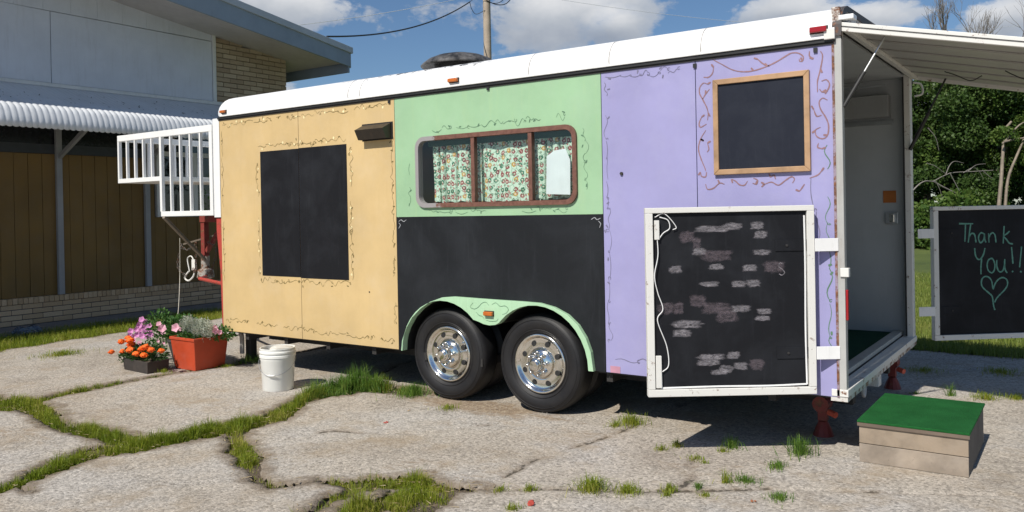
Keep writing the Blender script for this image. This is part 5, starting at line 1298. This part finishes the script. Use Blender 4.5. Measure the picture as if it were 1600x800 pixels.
for s in VINES:
    for k in range(1 + len(s) // 6):
        c = s[rnd.randrange(len(s))]; an = rnd.uniform(0, 6); v.ribbon([(c[0] + math.cos(an) * q, -.0022, c[1] + math.sin(an) * q) for q in (0, .008, .016, .026)], .012, (0, 1, 0))
put('painted_vine', v, M_VB, tr, 'brown curling vines round the framed chalkboard', fix=False)
v = MB()
vine(v, (4.56, 2.53), (5.22, 2.53), .018, .005, .05, .7, 20); vine(v, (4.56, 2.5), (4.56, .50), .017, .005, .15, .6, 21, wl=.12); vine(v, (4.6, .475), (5.25, .47), .02, .006, .05, .7, 22, wl=.13); vine(v, (6.02, 1.75), (6.06, 1.3), .02, .006, .1, .5, 24, wl=.16)
vine(v, (5.25, 2.52), (5.24, 2.42), .012, .004, 0, .4, 26)
put('painted_vine', v, M_VGR, tr, 'grey violet scrollwork along the lilac panel edges', fix=False)
v = MB(); vine(v, (6.11, 1.95), (6.11, .45), .014, .006, .1, .5, 25, wl=.15)
put('painted_vine', v, M_VG, tr, 'green scrollwork beside the near rear door hinges', fix=False)
v = MB()
for s in ([(2.50, 1.50), (2.53, 1.515), (2.56, 1.50), (2.59, 1.515)], [(2.50, 1.44), (2.52, 1.47), (2.50, 1.49)], [(4.42, 1.50), (4.45, 1.515), (4.47, 1.50), (4.50, 1.51)], [(4.49, 1.44), (4.50, 1.47), (4.48, 1.49)]): v.ribbon(catmull(P2(s), 5), .006, (0, 1, 0))
put('painted_vine', v, M_VW, tr, 'pale corner curls on the black panel', fix=False)
mb = MB(); mb.box(4.56, 4.64, -.003, -.0005, .382, .43); mb.box(5.0, 5.10, -.003, -.0005, .382, .43); mb.box(5.17, 5.25, -.003, -.0005, .382, .43)
put('reflector_tape', mb, flat("faded_red_tape", (.50, .25, .33), .6), tr)
mb = MB(); mb.tube([(4.68, .0, 1.83), (4.68, -.012, 1.83)], .012, 10); mb.tube([(5.0, .0, .80), (5.0, -.01, .80)], .007, 8); mb.tube([(2.13, .0, .87), (2.13, -.004, .87)], .007, 6)
put('screw', mb, M_CHAS, tr)
# ================================================================== THINGS ON THE GROUND
# bucket
bx, by = 1.395, -.44
bk = thing('plastic_bucket', (bx, by, 0), 'white plastic paint bucket with wire handle standing on the pavement', 'bucket')
M_PLW = paint("bucket_plastic", (.78, .78, .74), .03, .35, .15, (.5, .42, .3))
put('pail', MB().lathe([(0, .008), (.132, .0), (.138, .008), (.150, .27), (.153, .275), (.153, .295), (.160, .298), (.160, .318), (.153, .322), (.153, .335), (.161, .338), (.161, .352), (.153, .356), (.154, .372), (.158, .375), (.156, .381), (.148, .380), (.145, .30), (.132, .03), (0, .02)], (bx, by, 0), (0, 0, 1), 44), M_PLW, bk, smooth=True, auto=True)
mb = MB(); hp = []
ca, sa = math.cos(math.radians(35)), math.sin(math.radians(35))
for k in range(21):
    a = PI * k / 20; u = math.cos(a) * .160; d = math.sin(a); hp.append((bx + ca * u + sa * .02 * d + sa * .150 * d * .0 + (.62 * .158 * d) * 0, by + sa * u, 0))
# handle lies against the camera side: hang as a catenary in front of the wall
hp = []
for k in range(25):
    th = math.radians(-55 + -0 + 0) ; ang = math.radians(35 - 180 * k / 24)
    z = .285 - .135 * math.sin(PI * k / 24) ** .9
    hp.append((bx + .165 * math.cos(ang), by + .165 * math.sin(ang), z))
put('handle_wire', MB().tube(hp, .0026, 6), M_ALU, bk, smooth=True)
put('handle_grip', MB().tube(hp[11:15], .008, 8), M_PLW, bk, smooth=True)
mb = MB(); mb.blob((bx + .02, by + .03, .362), .11, .10, .03, 10, .2); put('crumpled_liner', mb, flat("liner", (.6, .58, .52), .6), bk)

# planters
M_LEAF = leafy("leaf_green", [(0.25, (.03, .09, .02)), (0.6, (.07, .17, .035)), (0.9, (.14, .22, .06))], .5, 4)
M_LEAFD = leafy("leaf_dark", [(0.25, (.02, .06, .018)), (0.6, (.05, .11, .03)), (0.9, (.09, .15, .05))], .5, 4)
M_SILV = leafy("leaf_silver", [(0.25, (.34, .38, .30)), (0.6, (.50, .54, .45)), (0.9, (.68, .70, .62))], .8, 6, .15)
def leaves(mb, c, rad, n, size, asp=.5, upb=.4, rs=rnd, shell=.0):
    c = Vector(c)
    for _ in range(n):
        while True:
            d = Vector((rs.uniform(-1, 1), rs.uniform(-1, 1), rs.uniform(-1, 1)))
            if shell < d.length <= 1: break
        p = c + Vector((d.x * rad[0], d.y * rad[1], d.z * rad[2])); s = size * rs.uniform(.6, 1.3)
        t = Vector((d.x + rs.uniform(-.6, .6), d.y + rs.uniform(-.6, .6), d.z * .5 + upb + rs.uniform(-.5, .5))).normalized(); sd = t.cross(Vector((rs.uniform(-1, 1), rs.uniform(-1, 1), rs.uniform(-1, 1)))).normalized(); nn = t.cross(sd)
        mb.add([p, p + t * s * .5 + sd * s * asp * .5 + nn * s * .05, p + t * s, p + t * s * .5 - sd * s * asp * .5 + nn * s * .05], [(0, 1, 2, 3)])
def ruffle(mb, c, r, layers=4, n=9, rs=rnd, h=.6):
    """double blossom: layered ruffled petals"""
    c = Vector(c)
    for l in range(layers):
        rr = r * (1 - l / (layers + .5)); zz = r * h * l / layers
        for k in range(n):
            a = 2 * PI * (k + l * .5) / n + rs.uniform(-.1, .1); w = PI / n * 1.1
            p0 = c + Vector((0, 0, zz)); 
            mb.add([p0, c + Vector((rr * .8 * math.cos(a - w), rr * .8 * math.sin(a - w), zz + rs.uniform(.05, .25) * r)), c + Vector((rr * math.cos(a), rr * math.sin(a), zz + rs.uniform(-.1, .15) * r)), c + Vector((rr * .8 * math.cos(a + w), rr * .8 * math.sin(a + w), zz + rs.uniform(.05, .25) * r))], [(0, 1, 2, 3)])
def trumpet(mb, c, r, nd, rs=rnd):
    nd = Vector(nd).normalized(); e = nd.orthogonal().normalized(); o = nd.cross(e); c = Vector(c); N_ = 15; vs = [c - nd * r * .6]
    for k in range(N_):
        a = 2 * PI * k / N_; rr = r * (1 + .14 * math.cos(5 * a)) * rs.uniform(.93, 1.05); vs.append(c + (e * math.cos(a) + o * math.sin(a)) * rr + nd * r * rs.uniform(-.05, .12))
    mb.add(vs, [(0, 1 + k, 1 + (k + 1) % N_) for k in range(N_)])
def toward():
    return Vector((CAM.x * .12 + rnd.uniform(-.5, .7), -1 + rnd.uniform(-.3, .5), rnd.uniform(.1, .9)))
M_OR = flat("marigold_orange", (.80, .14, .008), .7); M_PUR = leafy("petunia_purple", [(0.2, (.52, .14, .38)), (.6, (.64, .26, .52)), (.9, (.76, .44, .62))], .6, 9, .2); M_PINK = leafy("petunia_pink", [(0.2, (.70, .26, .40)), (.7, (.82, .48, .56))], .6, 9, .2)
# orientation: long face between (190,578) and (233,585)px
c1 = Vector((-.86, -.62, 0)); c2 = Vector((-.36, -.655, 0))
tb = thing('planter_box', (-.62, -.50, 0), 'low black rectangular planter box holding orange marigolds', 'planter')
def taper_box(c, hx, hy, h, rot, flare, t=.012):
    c = Vector(c); mb = MB(); R3 = Matrix.Rotation(rot, 3, 'Z'); rings = []
    for sx, z in ((1 - flare, 0), (1, h), (1, h), (1 - flare * 1.1, .03)): rings.append((sx, z))
    vs = []
    for i, (s_, z) in enumerate(rings):
        ins = t if i >= 2 else 0
        for a, b in ((-1, -1), (1, -1), (1, 1), (-1, 1)): vs.append(c + R3 @ Vector((a * (hx * s_ - ins), b * (hy * s_ - ins), z)))
    fs = [(3, 2, 1, 0)]
    for l in range(3):
        for k in range(4): fs.append((l * 4 + k, l * 4 + (k + 1) % 4, l * 4 + 4 + (k + 1) % 4, l * 4 + 4 + k))
    fs.append((12, 13, 14, 15)); return mb.add(vs, fs)
put('box', taper_box((-.57, -.53, 0), .24, .12, .12, math.radians(-2), .06), paint("planter_black", (.035, .03, .028), .2, .6, .4, (.12, .09, .07), 4, False), tb, bev=.005)
put('soil', MB().box(-.81, -.39, -.60, -.40, .09, .105), DIRT, tb)
mg = thing('marigold_plant', (-.62, -.50, .11), 'orange marigolds with dark leaves filling the black planter box', 'flowers')
mb = MB(); leaves(mb, (-.60, -.50, .16), (.29, .15, .10), 1300, .04, .4); leaves(mb, (-.8, -.55, .12), (.12, .12, .08), 250, .04, .45); put('foliage', mb, M_LEAFD, mg, fix=False)
for (px, py) in [(205, 550), (192, 552), (222, 560), (238, 547), (236, 535), (262, 548), (275, 545), (300, 555)][:0]: pass
MAR = [(174, 551), (190, 535), (203, 533), (205, 539), (192, 550), (204, 548), (222, 546), (225, 556), (213, 554), (236, 548), (252, 549), (200, 529), (228, 543)]
def on_plane(px, py, P0, n_):
    v = _R * ((px - 800) / 1290.4) + _U * ((336.4 - py) / 1290.4) + _F
    return CAM + v * ((Vector(P0) - CAM).dot(Vector(n_)) / v.dot(Vector(n_)))
for px, py in MAR:
    p = on_plane(px, py, (-.60, -.66 + rnd.uniform(-.02, .06), 0), (0, 1, 0)); mb = MB(); r_ = rnd.uniform(.040, .056)
    ruffle(mb, p, r_, 5, 10); mb.blob(p + Vector((0, 0, .008)), r_ * .75, r_ * .75, r_ * .55, 10, .25); put('blossom', mb, M_OR, mg, fix=False)
# round grey pot with petunias, behind
pt = thing('flower_pot', (-.50, -.10, 0), 'round dark grey pot between the black planter and the red planter', 'pot')
put('pot', MB().lathe([(0, 0), (.12, 0), (.185, .26), (.195, .262), (.195, .285), (.18, .285), (.17, .23), (0, .23)], (-.48, -.12, 0), (0, 0, 1), 28), paint("pot_grey", (.07, .065, .06), .2, .7, .5, (.2, .15, .1), 4, False), pt, smooth=True, auto=True)
pe = thing('petunia_plant', (-.55, -.10, .25), 'tall purple and pink petunias spilling out of the grey pot', 'flowers')
mb = MB(); leaves(mb, (-.55, -.12, .36), (.28, .18, .15), 1500, .042, .6); leaves(mb, (-.80, -.22, .36), (.20, .12, .22), 900, .034, .6); leaves(mb, (-.35, -.2, .28), (.2, .12, .10), 500, .04, .6); put('foliage', mb, M_LEAF, pe, fix=False)
for (px, py), mt_, r_ in [((221, 499), M_PUR, .026), ((228, 503), M_PUR, .026), ((218, 508), M_PUR, .028), ((226, 512), M_PUR, .028), ((233, 509), M_PUR, .025), ((219, 517), M_PUR, .028), ((228, 520), M_PUR, .028), ((234, 516), M_PUR, .025), ((222, 525), M_PUR, .026), ((214, 523), M_PUR, .024), ((204, 517), M_PUR, .026), ((203, 524), M_PUR, .024), ((209, 526), M_PINK, .024), ((208, 532), M_PUR, .022), ((218, 536), M_PINK, .024), ((213, 515), M_PUR, .022), ((236, 523), M_PUR, .022), ((230, 527), M_PUR, .022),
                           ((253, 513), M_PINK, .036), ((257, 519), M_PINK, .030), ((248, 506), M_PINK, .022), ((274, 512), M_PINK, .036), ((279, 514), M_PINK, .026), ((247, 533), M_PINK, .012), ((256, 536), M_PINK, .012)]:
    p = on_plane(px, py, (0, -.30 + rnd.uniform(-.04, .06), 0), (0, 1, 0)); mb = MB(); trumpet(mb, p, r_ * 1.25, toward()); put('blossom', mb, mt_, pe, fix=False)
# red planter
rp = thing('red_planter', (-.17, -.08, 0), 'square red terracotta coloured planter with flared sides', 'planter')
M_REDP = paint("red_planter", (.50, .065, .022), .12, .5, .15, (.3, .05, .02), 3, False)
rot = math.radians(41)
pc = Vector((-.215, -.14, 0))
put('pot', taper_box(pc, .205, .205, .31, 0, .15, .012), M_REDP, rp, bev=.008)
mb = MB()
R3 = Matrix.Rotation(0, 3, 'Z')
outr, inn = .214, .192; vs = []
for z in (.305, .335):
    for s_ in (outr, inn):
        for a, b in ((-1, -1), (1, -1), (1, 1), (-1, 1)): vs.append(pc + R3 @ Vector((a * s_, b * s_, z)))
fs = []
for k in range(4): k2 = (k + 1) % 4; fs += [(k, k2, 8 + k2, 8 + k), (4 + k, 4 + k2, 12 + k2, 12 + k), (k, k2, 4 + k2, 4 + k), (8 + k, 8 + k2, 12 + k2, 12 + k)]
put('rim', mb.add(vs, fs), M_REDP, rp, bev=.006)
put('soil', MB().box(-.39, -.04, -.315, .035, .27, .285), DIRT, rp)
dm = thing('dusty_miller_plant', (-.155, -.11, .27), 'silvery dusty miller with pink blooms growing in the red planter', 'flowers')
mb = MB()
def frond(mb, base, tip, w, n=6):
    base, tip = Vector(base), Vector(tip); d = tip - base; sd = d.cross(Vector((rnd.uniform(-1, 1), rnd.uniform(-1, 1), .3))).normalized(); L = d.length
    for i in range(n):
        q = .35 + .65 * i / n; p = base + d * q
        for sg in (-1, 1):
            t = (d.normalized() * .6 + sd * sg).normalized(); s = w * (1 - .35 * q) * rnd.uniform(.8, 1.2); nn = t.cross(d.normalized()).normalized()
            mb.add([p, p + t * s * .5 + d.normalized() * s * .22, p + t * s, p + t * s * .5 - d.normalized() * s * .22], [(0, 1, 2, 3)])
for (px, top, n) in ((284, 497, 44), (293, 490, 60), (301, 495, 46), (311, 499, 40), (318, 494, 60), (326, 500, 44)):
    for k in range(n):
        b0 = on_plane(px + rnd.uniform(-5, 5), 530, (0, -.12 + rnd.uniform(-.1, .1), 0), (0, 1, 0)); b0.z = .28; tp_ = on_plane(px + rnd.uniform(-9, 9), top + abs(rnd.gauss(0, 9)), (0, -.20 + rnd.uniform(-.14, .08), 0), (0, 1, 0)); frond(mb, b0, tp_, .05)
put('silver_foliage', mb, M_SILV, dm, fix=False)
mb = MB(); leaves(mb, (-.2, -.15, .33), (.22, .18, .06), 700, .04, .55); leaves(mb, (.06, -.05, .36), (.12, .12, .07), 300, .04, .5); put('foliage', mb, M_LEAF, dm, fix=False)
for px, py, r_ in ((331, 515, .034), (337, 517, .032), (343, 519, .026), (336, 511, .022), (328, 519, .02)):
    p = on_plane(px, py, (0, -.20 + rnd.uniform(-.03, .03), 0), (0, 1, 0)); mb = MB(); trumpet(mb, p, r_, toward()); put('blossom', mb, M_PINK, dm, fix=False)
# cord hanging from the gooseneck to the ground
put('pull_cord', MB().tube(catmull([on_plane(281, 372, (0, 1.0, 0), (0, 1, 0)), on_plane(281, 430, (0, 1.0, 0), (0, 1, 0)), on_plane(279, 480, (0, .8, 0), (0, 1, 0)), on_plane(276, 505, (0, .6, 0), (0, 1, 0))], 8), .004, 5), flat("cord_white", (.6, .56, .48), .7), label='thin pale cord hanging down from the red gooseneck chains', cat='cord')
# teal tub on the platform
put('storage_tub', taper_box((-.62, .72, 1.642), .22, .17, .26, 0, .12), paint("teal_plastic", (.02, .16, .13), .1, .4), label='teal plastic tub standing behind the white platform railing', cat='tub', bev=.01)
# potted shrub inside the railing, seen as green leaves
sh = thing('potted_shrub', (-4.6, 3.9, 0), 'leafy shrub before the glazed building window seen through the railing', 'shrub')
mb = MB(); mb.tube([(-4.55, 3.75, -.02), (-4.6, 3.7, 1.2), (-4.5, 3.8, 2.0)], [.03, .025, .012], 7); put('stem', mb, M_POLE, sh)
mb = MB(); leaves(mb, (-4.5, 3.75, 2.35), (.25, .30, .35), 260, .11, .5); leaves(mb, (-4.6, 3.1, 1.9), (.15, .12, .4), 120, .07, .5); put('foliage', mb, M_LEAF, sh, fix=False)

# green step
st = thing('entry_step', (6.52, .43, 0), 'low wooden box step topped with bright green turf behind the open rear', 'step')
SA = Vector((6.265, -.015, .25)); SB = Vector((6.265, .83, .25)); 
put('turf_top', MB().box(6.26, 6.87, -.012, .845, .243, .258), M_TURF, st, bev=.004)
M_PLY = paint("plywood", (.34, .28, .22), .2, .8, .7, (.15, .12, .10), 4, False)
put('side_board', MB().box(6.27, 6.86, .0, .02, 0.0, .112), M_PLY, st, bev=.002); put('side_board', MB().box(6.27, 6.86, .002, .022, 0.116, .221), paint('plywood_upper', (.33, .26, .19), .2, .8, .6, (.13, .10, .08), 5, False), st, bev=.002); put('side_board', MB().box(6.27, 6.86, .81, .83, 0, .242), M_PLY, st, bev=.002)
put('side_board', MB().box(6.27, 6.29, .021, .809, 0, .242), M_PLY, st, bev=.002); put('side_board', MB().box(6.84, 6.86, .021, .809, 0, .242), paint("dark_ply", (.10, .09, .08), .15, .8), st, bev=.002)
put('cap_strip', MB().box(6.262, 6.868, -.010, .021, .222, .2425), paint("ply_edge", (.16, .12, .09), .2, .8), st)
# litter
def crumple(name, c, r, mat, label):
    mb = MB(); c = Vector(c)
    for k in range(4): mb.blob(c + Vector((rnd.uniform(-r, r), rnd.uniform(-r, r), r * .4)), r * rnd.uniform(.4, .8), r * rnd.uniform(.3, .7), r * .35, 6, .35)
    put(name, mb, mat, label=label, cat='litter', at=tuple(c))
M_LR = flat("litter_red", (.45, .07, .05), .5)
crumple('crumpled_wrapper', (4.955, -1.674, 0), .028, M_LR, 'crumpled red wrapper near the bottom edge of the pavement')
crumple('dead_leaf', (3.09, -.825, 0), .014, M_LR, 'small reddish dead leaf on the pavement before the front wheel')
crumple('dead_leaf', (2.98, -.45, 0), .010, flat("leaf_tan", (.35, .24, .13), .7), 'tan dead leaf nearest the front wheel')
crumple('dead_leaf', (5.95, -1.02, 0), .011, flat("leaf_rust", (.33, .12, .05), .7), 'rust coloured dead leaf in the right foreground')
# crumbs of broken asphalt
mb = MB(); rs = random.Random(4)
for k in range(2600):
    x, y = rs.uniform(-3, 8), rs.uniform(-4, 3.5)
    if k % 3 == 0: x, y = 3.3 + rs.gauss(0, .7), -.25 + rs.gauss(0, .22)
    r = rs.uniform(.0025, .007); vs = [(x + rs.uniform(-r, r), y + rs.uniform(-r, r), rs.uniform(0, r)) for _ in range(4)]
    mb.add(vs, [(0, 1, 2), (0, 2, 3), (0, 3, 1), (1, 3, 2)])
put('asphalt_crumbs', mb, flat("crumb", (.42, .38, .33), .9), label='loose grit and crumbs of asphalt lying on the pavement', cat='gravel', kind='stuff', fix=False)
# ================================================================== TREES
M_BARK = paint("bark", (.20, .16, .12), .25, .9, .5, (.08, .06, .045), 4)
M_BARKP = paint("pale_bark", (.27, .22, .17), .2, .9, .3, (.15, .11, .08), 4)
M_DEAD = paint("dead_wood", (.22, .20, .18), .2, .9, .2)
M_CROWN = leafy("crown_leaf", [(0.15, (.02, .045, .011)), (0.45, (.04, .08, .017)), (0.7, (.07, .12, .026)), (0.95, (.13, .17, .055))], .5, .55, .25)
M_CROWN2 = leafy("crown_leaf_light", [(0.15, (.03, .065, .014)), (0.45, (.06, .12, .022)), (0.7, (.11, .17, .033)), (0.95, (.19, .23, .065))], .5, .6, .3)
def branches(mb, p, d, L, r, depth, rs, ends, nmin=2, spread=.7, taper=.62, up=.15):
    pts = [p]; q = p.copy(); dd = d.copy(); n = 4
    for i in range(n):
        dd = (dd + Vector((rs.uniform(-.22, .22), rs.uniform(-.22, .22), rs.uniform(-.12, .2) + up * .3))).normalized(); q = q + dd * L / n; pts.append(q)
    mb.tube(pts, [r * (1 - (1 - taper) * i / n) for i in range(n + 1)], 7 if r > .04 else 4, caps=False)
    if depth == 0: ends.append(q); return
    for k in range(nmin + (rs.random() < .6)):
        a = rs.uniform(0, 2 * PI); o = dd.orthogonal().normalized(); o2 = dd.cross(o); nd = (dd + (o * math.cos(a) + o2 * math.sin(a)) * rs.uniform(.4, 1) * spread + Vector((0, 0, up))).normalized()
        st_ = pts[rs.choice((2, 3, 4))] if k else q
        branches(mb, st_, nd, L * rs.uniform(.6, .85), r * taper * rs.uniform(.7, 1), depth - 1, rs, ends, nmin, spread, taper, up)
def leaf_cloud(centers, radii, n, size, seed):
    rs = np.random.RandomState(seed); k = rs.randint(0, len(centers), n); C_ = np.array([tuple(c) for c in centers])[k]; Rr = np.array(radii)[k]
    d = rs.normal(size=(n, 3)); d /= np.linalg.norm(d, axis=1)[:, None]; P = C_ + d * (Rr * rs.uniform(.35, 1, n) ** .6)[:, None] * np.array([1, 1, .75])
    t = d * .5 + rs.normal(size=(n, 3)) * .8; t /= np.linalg.norm(t, axis=1)[:, None]; u = np.cross(t, rs.normal(size=(n, 3))); u /= np.linalg.norm(u, axis=1)[:, None]
    s = (size * rs.uniform(.5, 1.3, n))[:, None]
    V = np.stack([P, P + t * s * .5 + u * s * .32, P + t * s, P + t * s * .5 - u * s * .32], 1).reshape(-1, 3)
    F = (np.arange(n) * 4)[:, None] + np.array([[0, 1, 2, 3]])
    me = bpy.data.meshes.new('crown'); me.vertices.add(len(V)); me.vertices.foreach_set('co', V.ravel().astype(np.float32)); me.loops.add(n * 4); me.loops.foreach_set('vertex_index', F.ravel().astype(np.int32)); me.polygons.add(n); me.polygons.foreach_set('loop_start', (np.arange(n) * 4).astype(np.int32)); me.update(calc_edges=True); me.validate()
    return me
def make_tree_meshes(seed, H, wid, n, size, mat, bark):
    rs = random.Random(seed); mb = MB(); ends = []
    branches(mb, Vector((0, 0, -.05)), Vector((rs.uniform(-.1, .1), rs.uniform(-.1, .1), 1)), H * .32, .17 * H / 7, 3, rs, ends, 2, .75, .66, .25)
    tk = mb.mesh('trunk', (0, 0, 0), True); tk.materials.append(bark)
    cen = [e for e in ends]
    for k in range(22): cen.append(Vector((rs.gauss(0, wid * .4), rs.gauss(0, wid * .4), rs.uniform(.22, .95) * H)))
    cen = [Vector((max(-wid, min(wid, c.x)), max(-wid, min(wid, c.y)), min(c.z, H * .93))) for c in cen]
    me = leaf_cloud(cen, [rs.uniform(.45, 1.15) for _ in cen], n, size, seed); me.materials.append(mat); return tk, me
TV = [make_tree_meshes(21, 7.2, 2.3, 50000, .13, M_CROWN, M_BARK), make_tree_meshes(22, 6.4, 2.5, 50000, .12, M_CROWN2, M_BARK), make_tree_meshes(23, 7.8, 2.2, 50000, .125, M_CROWN, M_BARKP)]
def put_tree(kind, x, y, s, rz, lb, grp='dense trees along the far edge of the lawn'):
    t = thing('broadleaf_tree', (x, y, 0), lb, 'tree', grp); t.scale = (s, s, s); t.rotation_euler.z = rz
    for nm, me in zip(('trunk', 'crown'), TV[kind]): o = bpy.data.objects.new(nm, me); COL.objects.link(o); o.parent = t
TREES = [
 (0, 2.3, 29.5, .98, 0, 'dark dense tree just right of the far rear post'), (1, 4.0, 31.0, 1.0, 1, 'lighter green tree behind the gap of sky by the strut'),
 (2, 4.6, 29.0, .92, 2, 'dark tree above the centre of the Thank You board'), (0, 6.3, 31.0, 1.0, 3, 'dark tree above the right end of the Thank You board'),
 (1, 6.0, 28.8, .88, 4, 'light green tree beside the pale forked trunk'), (2, 7.9, 29.5, .95, 5, 'dark tree at the right edge beside the pale trunk'),
 (1, 3.1, 33.5, 1.0, 6, 'far light green tree behind the dark one by the post'), (0, 5.4, 34.0, 1.1, 7, 'far dark tree behind the Thank You board'),
 (0, .5, 30.5, .9, 2.5, 'dark tree mostly hidden by the far rear post'), (2, -2, 31, 1, 3.3, 'dark tree hidden behind the trailer rear'), (1, -5.5, 32, .95, .7, 'light green tree hidden behind the trailer middle'), (1, 10.2, 30, 1, 1.9, 'light green tree beyond the right edge'), (0, 12.8, 31, 1, 4, 'dark tree beyond the right edge'), (2, -9.5, 33, 1, 5, 'dark tree hidden behind the trailer front')]
for k, x, y, s, rz, lb in TREES: put_tree(k, x, y, s, rz, lb)
# understorey bushes
rs = random.Random(31)
bush = leaf_cloud([Vector((rs.gauss(0, .75), rs.gauss(0, .5), rs.uniform(.1, 1.2))) for _ in range(16)], [rs.uniform(.3, .6) for _ in range(16)], 14000, .11, 5); bush.name = 'bush'; bush.materials.append(M_CROWN2)
BUSH = [(1.3, 27.2, 'low bright bush at the lawn edge right beside the far rear post'), (3.0, 26.8, 'low bush at the lawn edge in the gap left of the Thank You board'), (4.8, 27.2, 'low bush hidden behind the left of the Thank You board'), (6.4, 26.9, 'low bush behind the right of the Thank You board'), (-.6, 27.3, 'low bush behind the rear opening of the trailer'), (8.2, 27.1, 'low bush at the right edge of the lawn'), (10, 27.4, 'low bush beyond the right edge of the picture'), (-2.5, 27.4, 'low bush hidden behind the trailer end')]
for i, (x, y, lb) in enumerate(BUSH):
    o = bpy.data.objects.new('bush', bush); COL.objects.link(o); o.location = (x, y, -.02); s = rs.uniform(.95, 1.25); o.scale = (s * 1.25, s, s * 1.15); o.rotation_euler.z = rs.uniform(0, 6)
    o['label'] = lb; o['category'] = 'bush'; o['group'] = 'bushes in front of the tree line'
# bare tree above the hatch
dt = thing('bare_tree', (6.2, 36, 0), 'leafless dead tree reaching above the open rear hatch', 'tree')
db = at_depth(1490, 60, 38)
dt.location = (db.x, db.y, 0); ORG[dt.name] = (db.x, db.y, 0)
mb = MB(); ends = []; rs = random.Random(8)
mb.tube([(db.x, db.y, -.05), (db.x + .1, db.y, 4.0), (db.x, db.y, 7.0)], [.24, .18, .13], 8, caps=False)
branches(mb, Vector((db.x, db.y, 7.0)), Vector((-.35, 0, 1)).normalized(), 1.6, .085, 4, rs, ends, 3, .8, .6, .25)
branches(mb, Vector((db.x, db.y, 7.0)), Vector((.5, 0, 1)).normalized(), 1.4, .085, 4, rs, ends, 3, .8, .6, .25)
branches(mb, Vector((db.x + .05, db.y, 6.0)), Vector((1.8, 0, .7)).normalized(), 2.2, .08, 4, rs, ends, 3, .8, .6, .2)
put('bare_crown', mb, M_DEAD, dt, fix=False)
# pale forked trunk and fallen branches
def px_at(px, py, d): return at_depth(px, py, d)
ft_ = px_at(1562, 290, 27.5)
lt = thing('pale_forked_tree', (ft_.x, ft_.y, 0), 'pale barked forked trunk leaning right above the Thank You board', 'tree')
mb = MB()
for pts, r in (([(1560, 330), (1564, 285), (1567, 240), (1570, 205), (1580, 190)], .065), ([(1566, 225), (1578, 212), (1592, 196), (1612, 185)], .035), ([(1570, 330), (1575, 280), (1588, 245), (1606, 205), (1620, 180)], .05), ([(1568, 222), (1585, 218), (1610, 214)], .04)):
    pp = catmull([px_at(a, b, 27.4 + .1 * i) for i, (a, b) in enumerate(pts)], 4); 
    if pts[0][1] == 330: pp = [Vector((pp[0].x, pp[0].y, -.03))] + pp
    mb.tube(pp, [r * (1 - .5 * i / len(pp)) for i in range(len(pp))], 7)
put('trunk', mb, M_BARKP, lt, smooth=True, auto=True)
fbp = px_at(1470, 290, 26.3)
fb2 = thing('fallen_branch', (fbp.x, fbp.y, .2), 'pale dead branches arching in front of the dark trees above the Thank You board', 'branch')
mb = MB()
for pts, r in (([(1424, 300), (1436, 288), (1446, 283), (1458, 283), (1472, 276), (1488, 270), (1520, 268), (1552, 266)], .03), ([(1458, 283), (1470, 290), (1490, 300), (1505, 308), (1520, 310)], .03), ([(1484, 270), (1492, 285), (1500, 300), (1508, 312)], .022), ([(1478, 272), (1484, 258), (1492, 252), (1506, 255)], .02), ([(1535, 266), (1545, 275), (1553, 280)], .018), ([(1462, 283), (1468, 295), (1472, 308)], .018), ([(1450, 200), (1462, 215), (1467, 235)], .018), ([(1512, 268), (1525, 258), (1540, 256)], .02), ([(1505, 270), (1520, 262), (1530, 268), (1537, 280)], .016), ([(1448, 255), (1462, 260), (1478, 272)], .018)):
    pp = catmull([px_at(a, b, 26.4 + .06 * i) for i, (a, b) in enumerate(pts)], 4); r *= .8; mb.tube(pp, [r * (1 - .6 * i / len(pp)) for i in range(len(pp))], 5)
put('limb', mb, M_DEAD, fb2, smooth=True, auto=True)
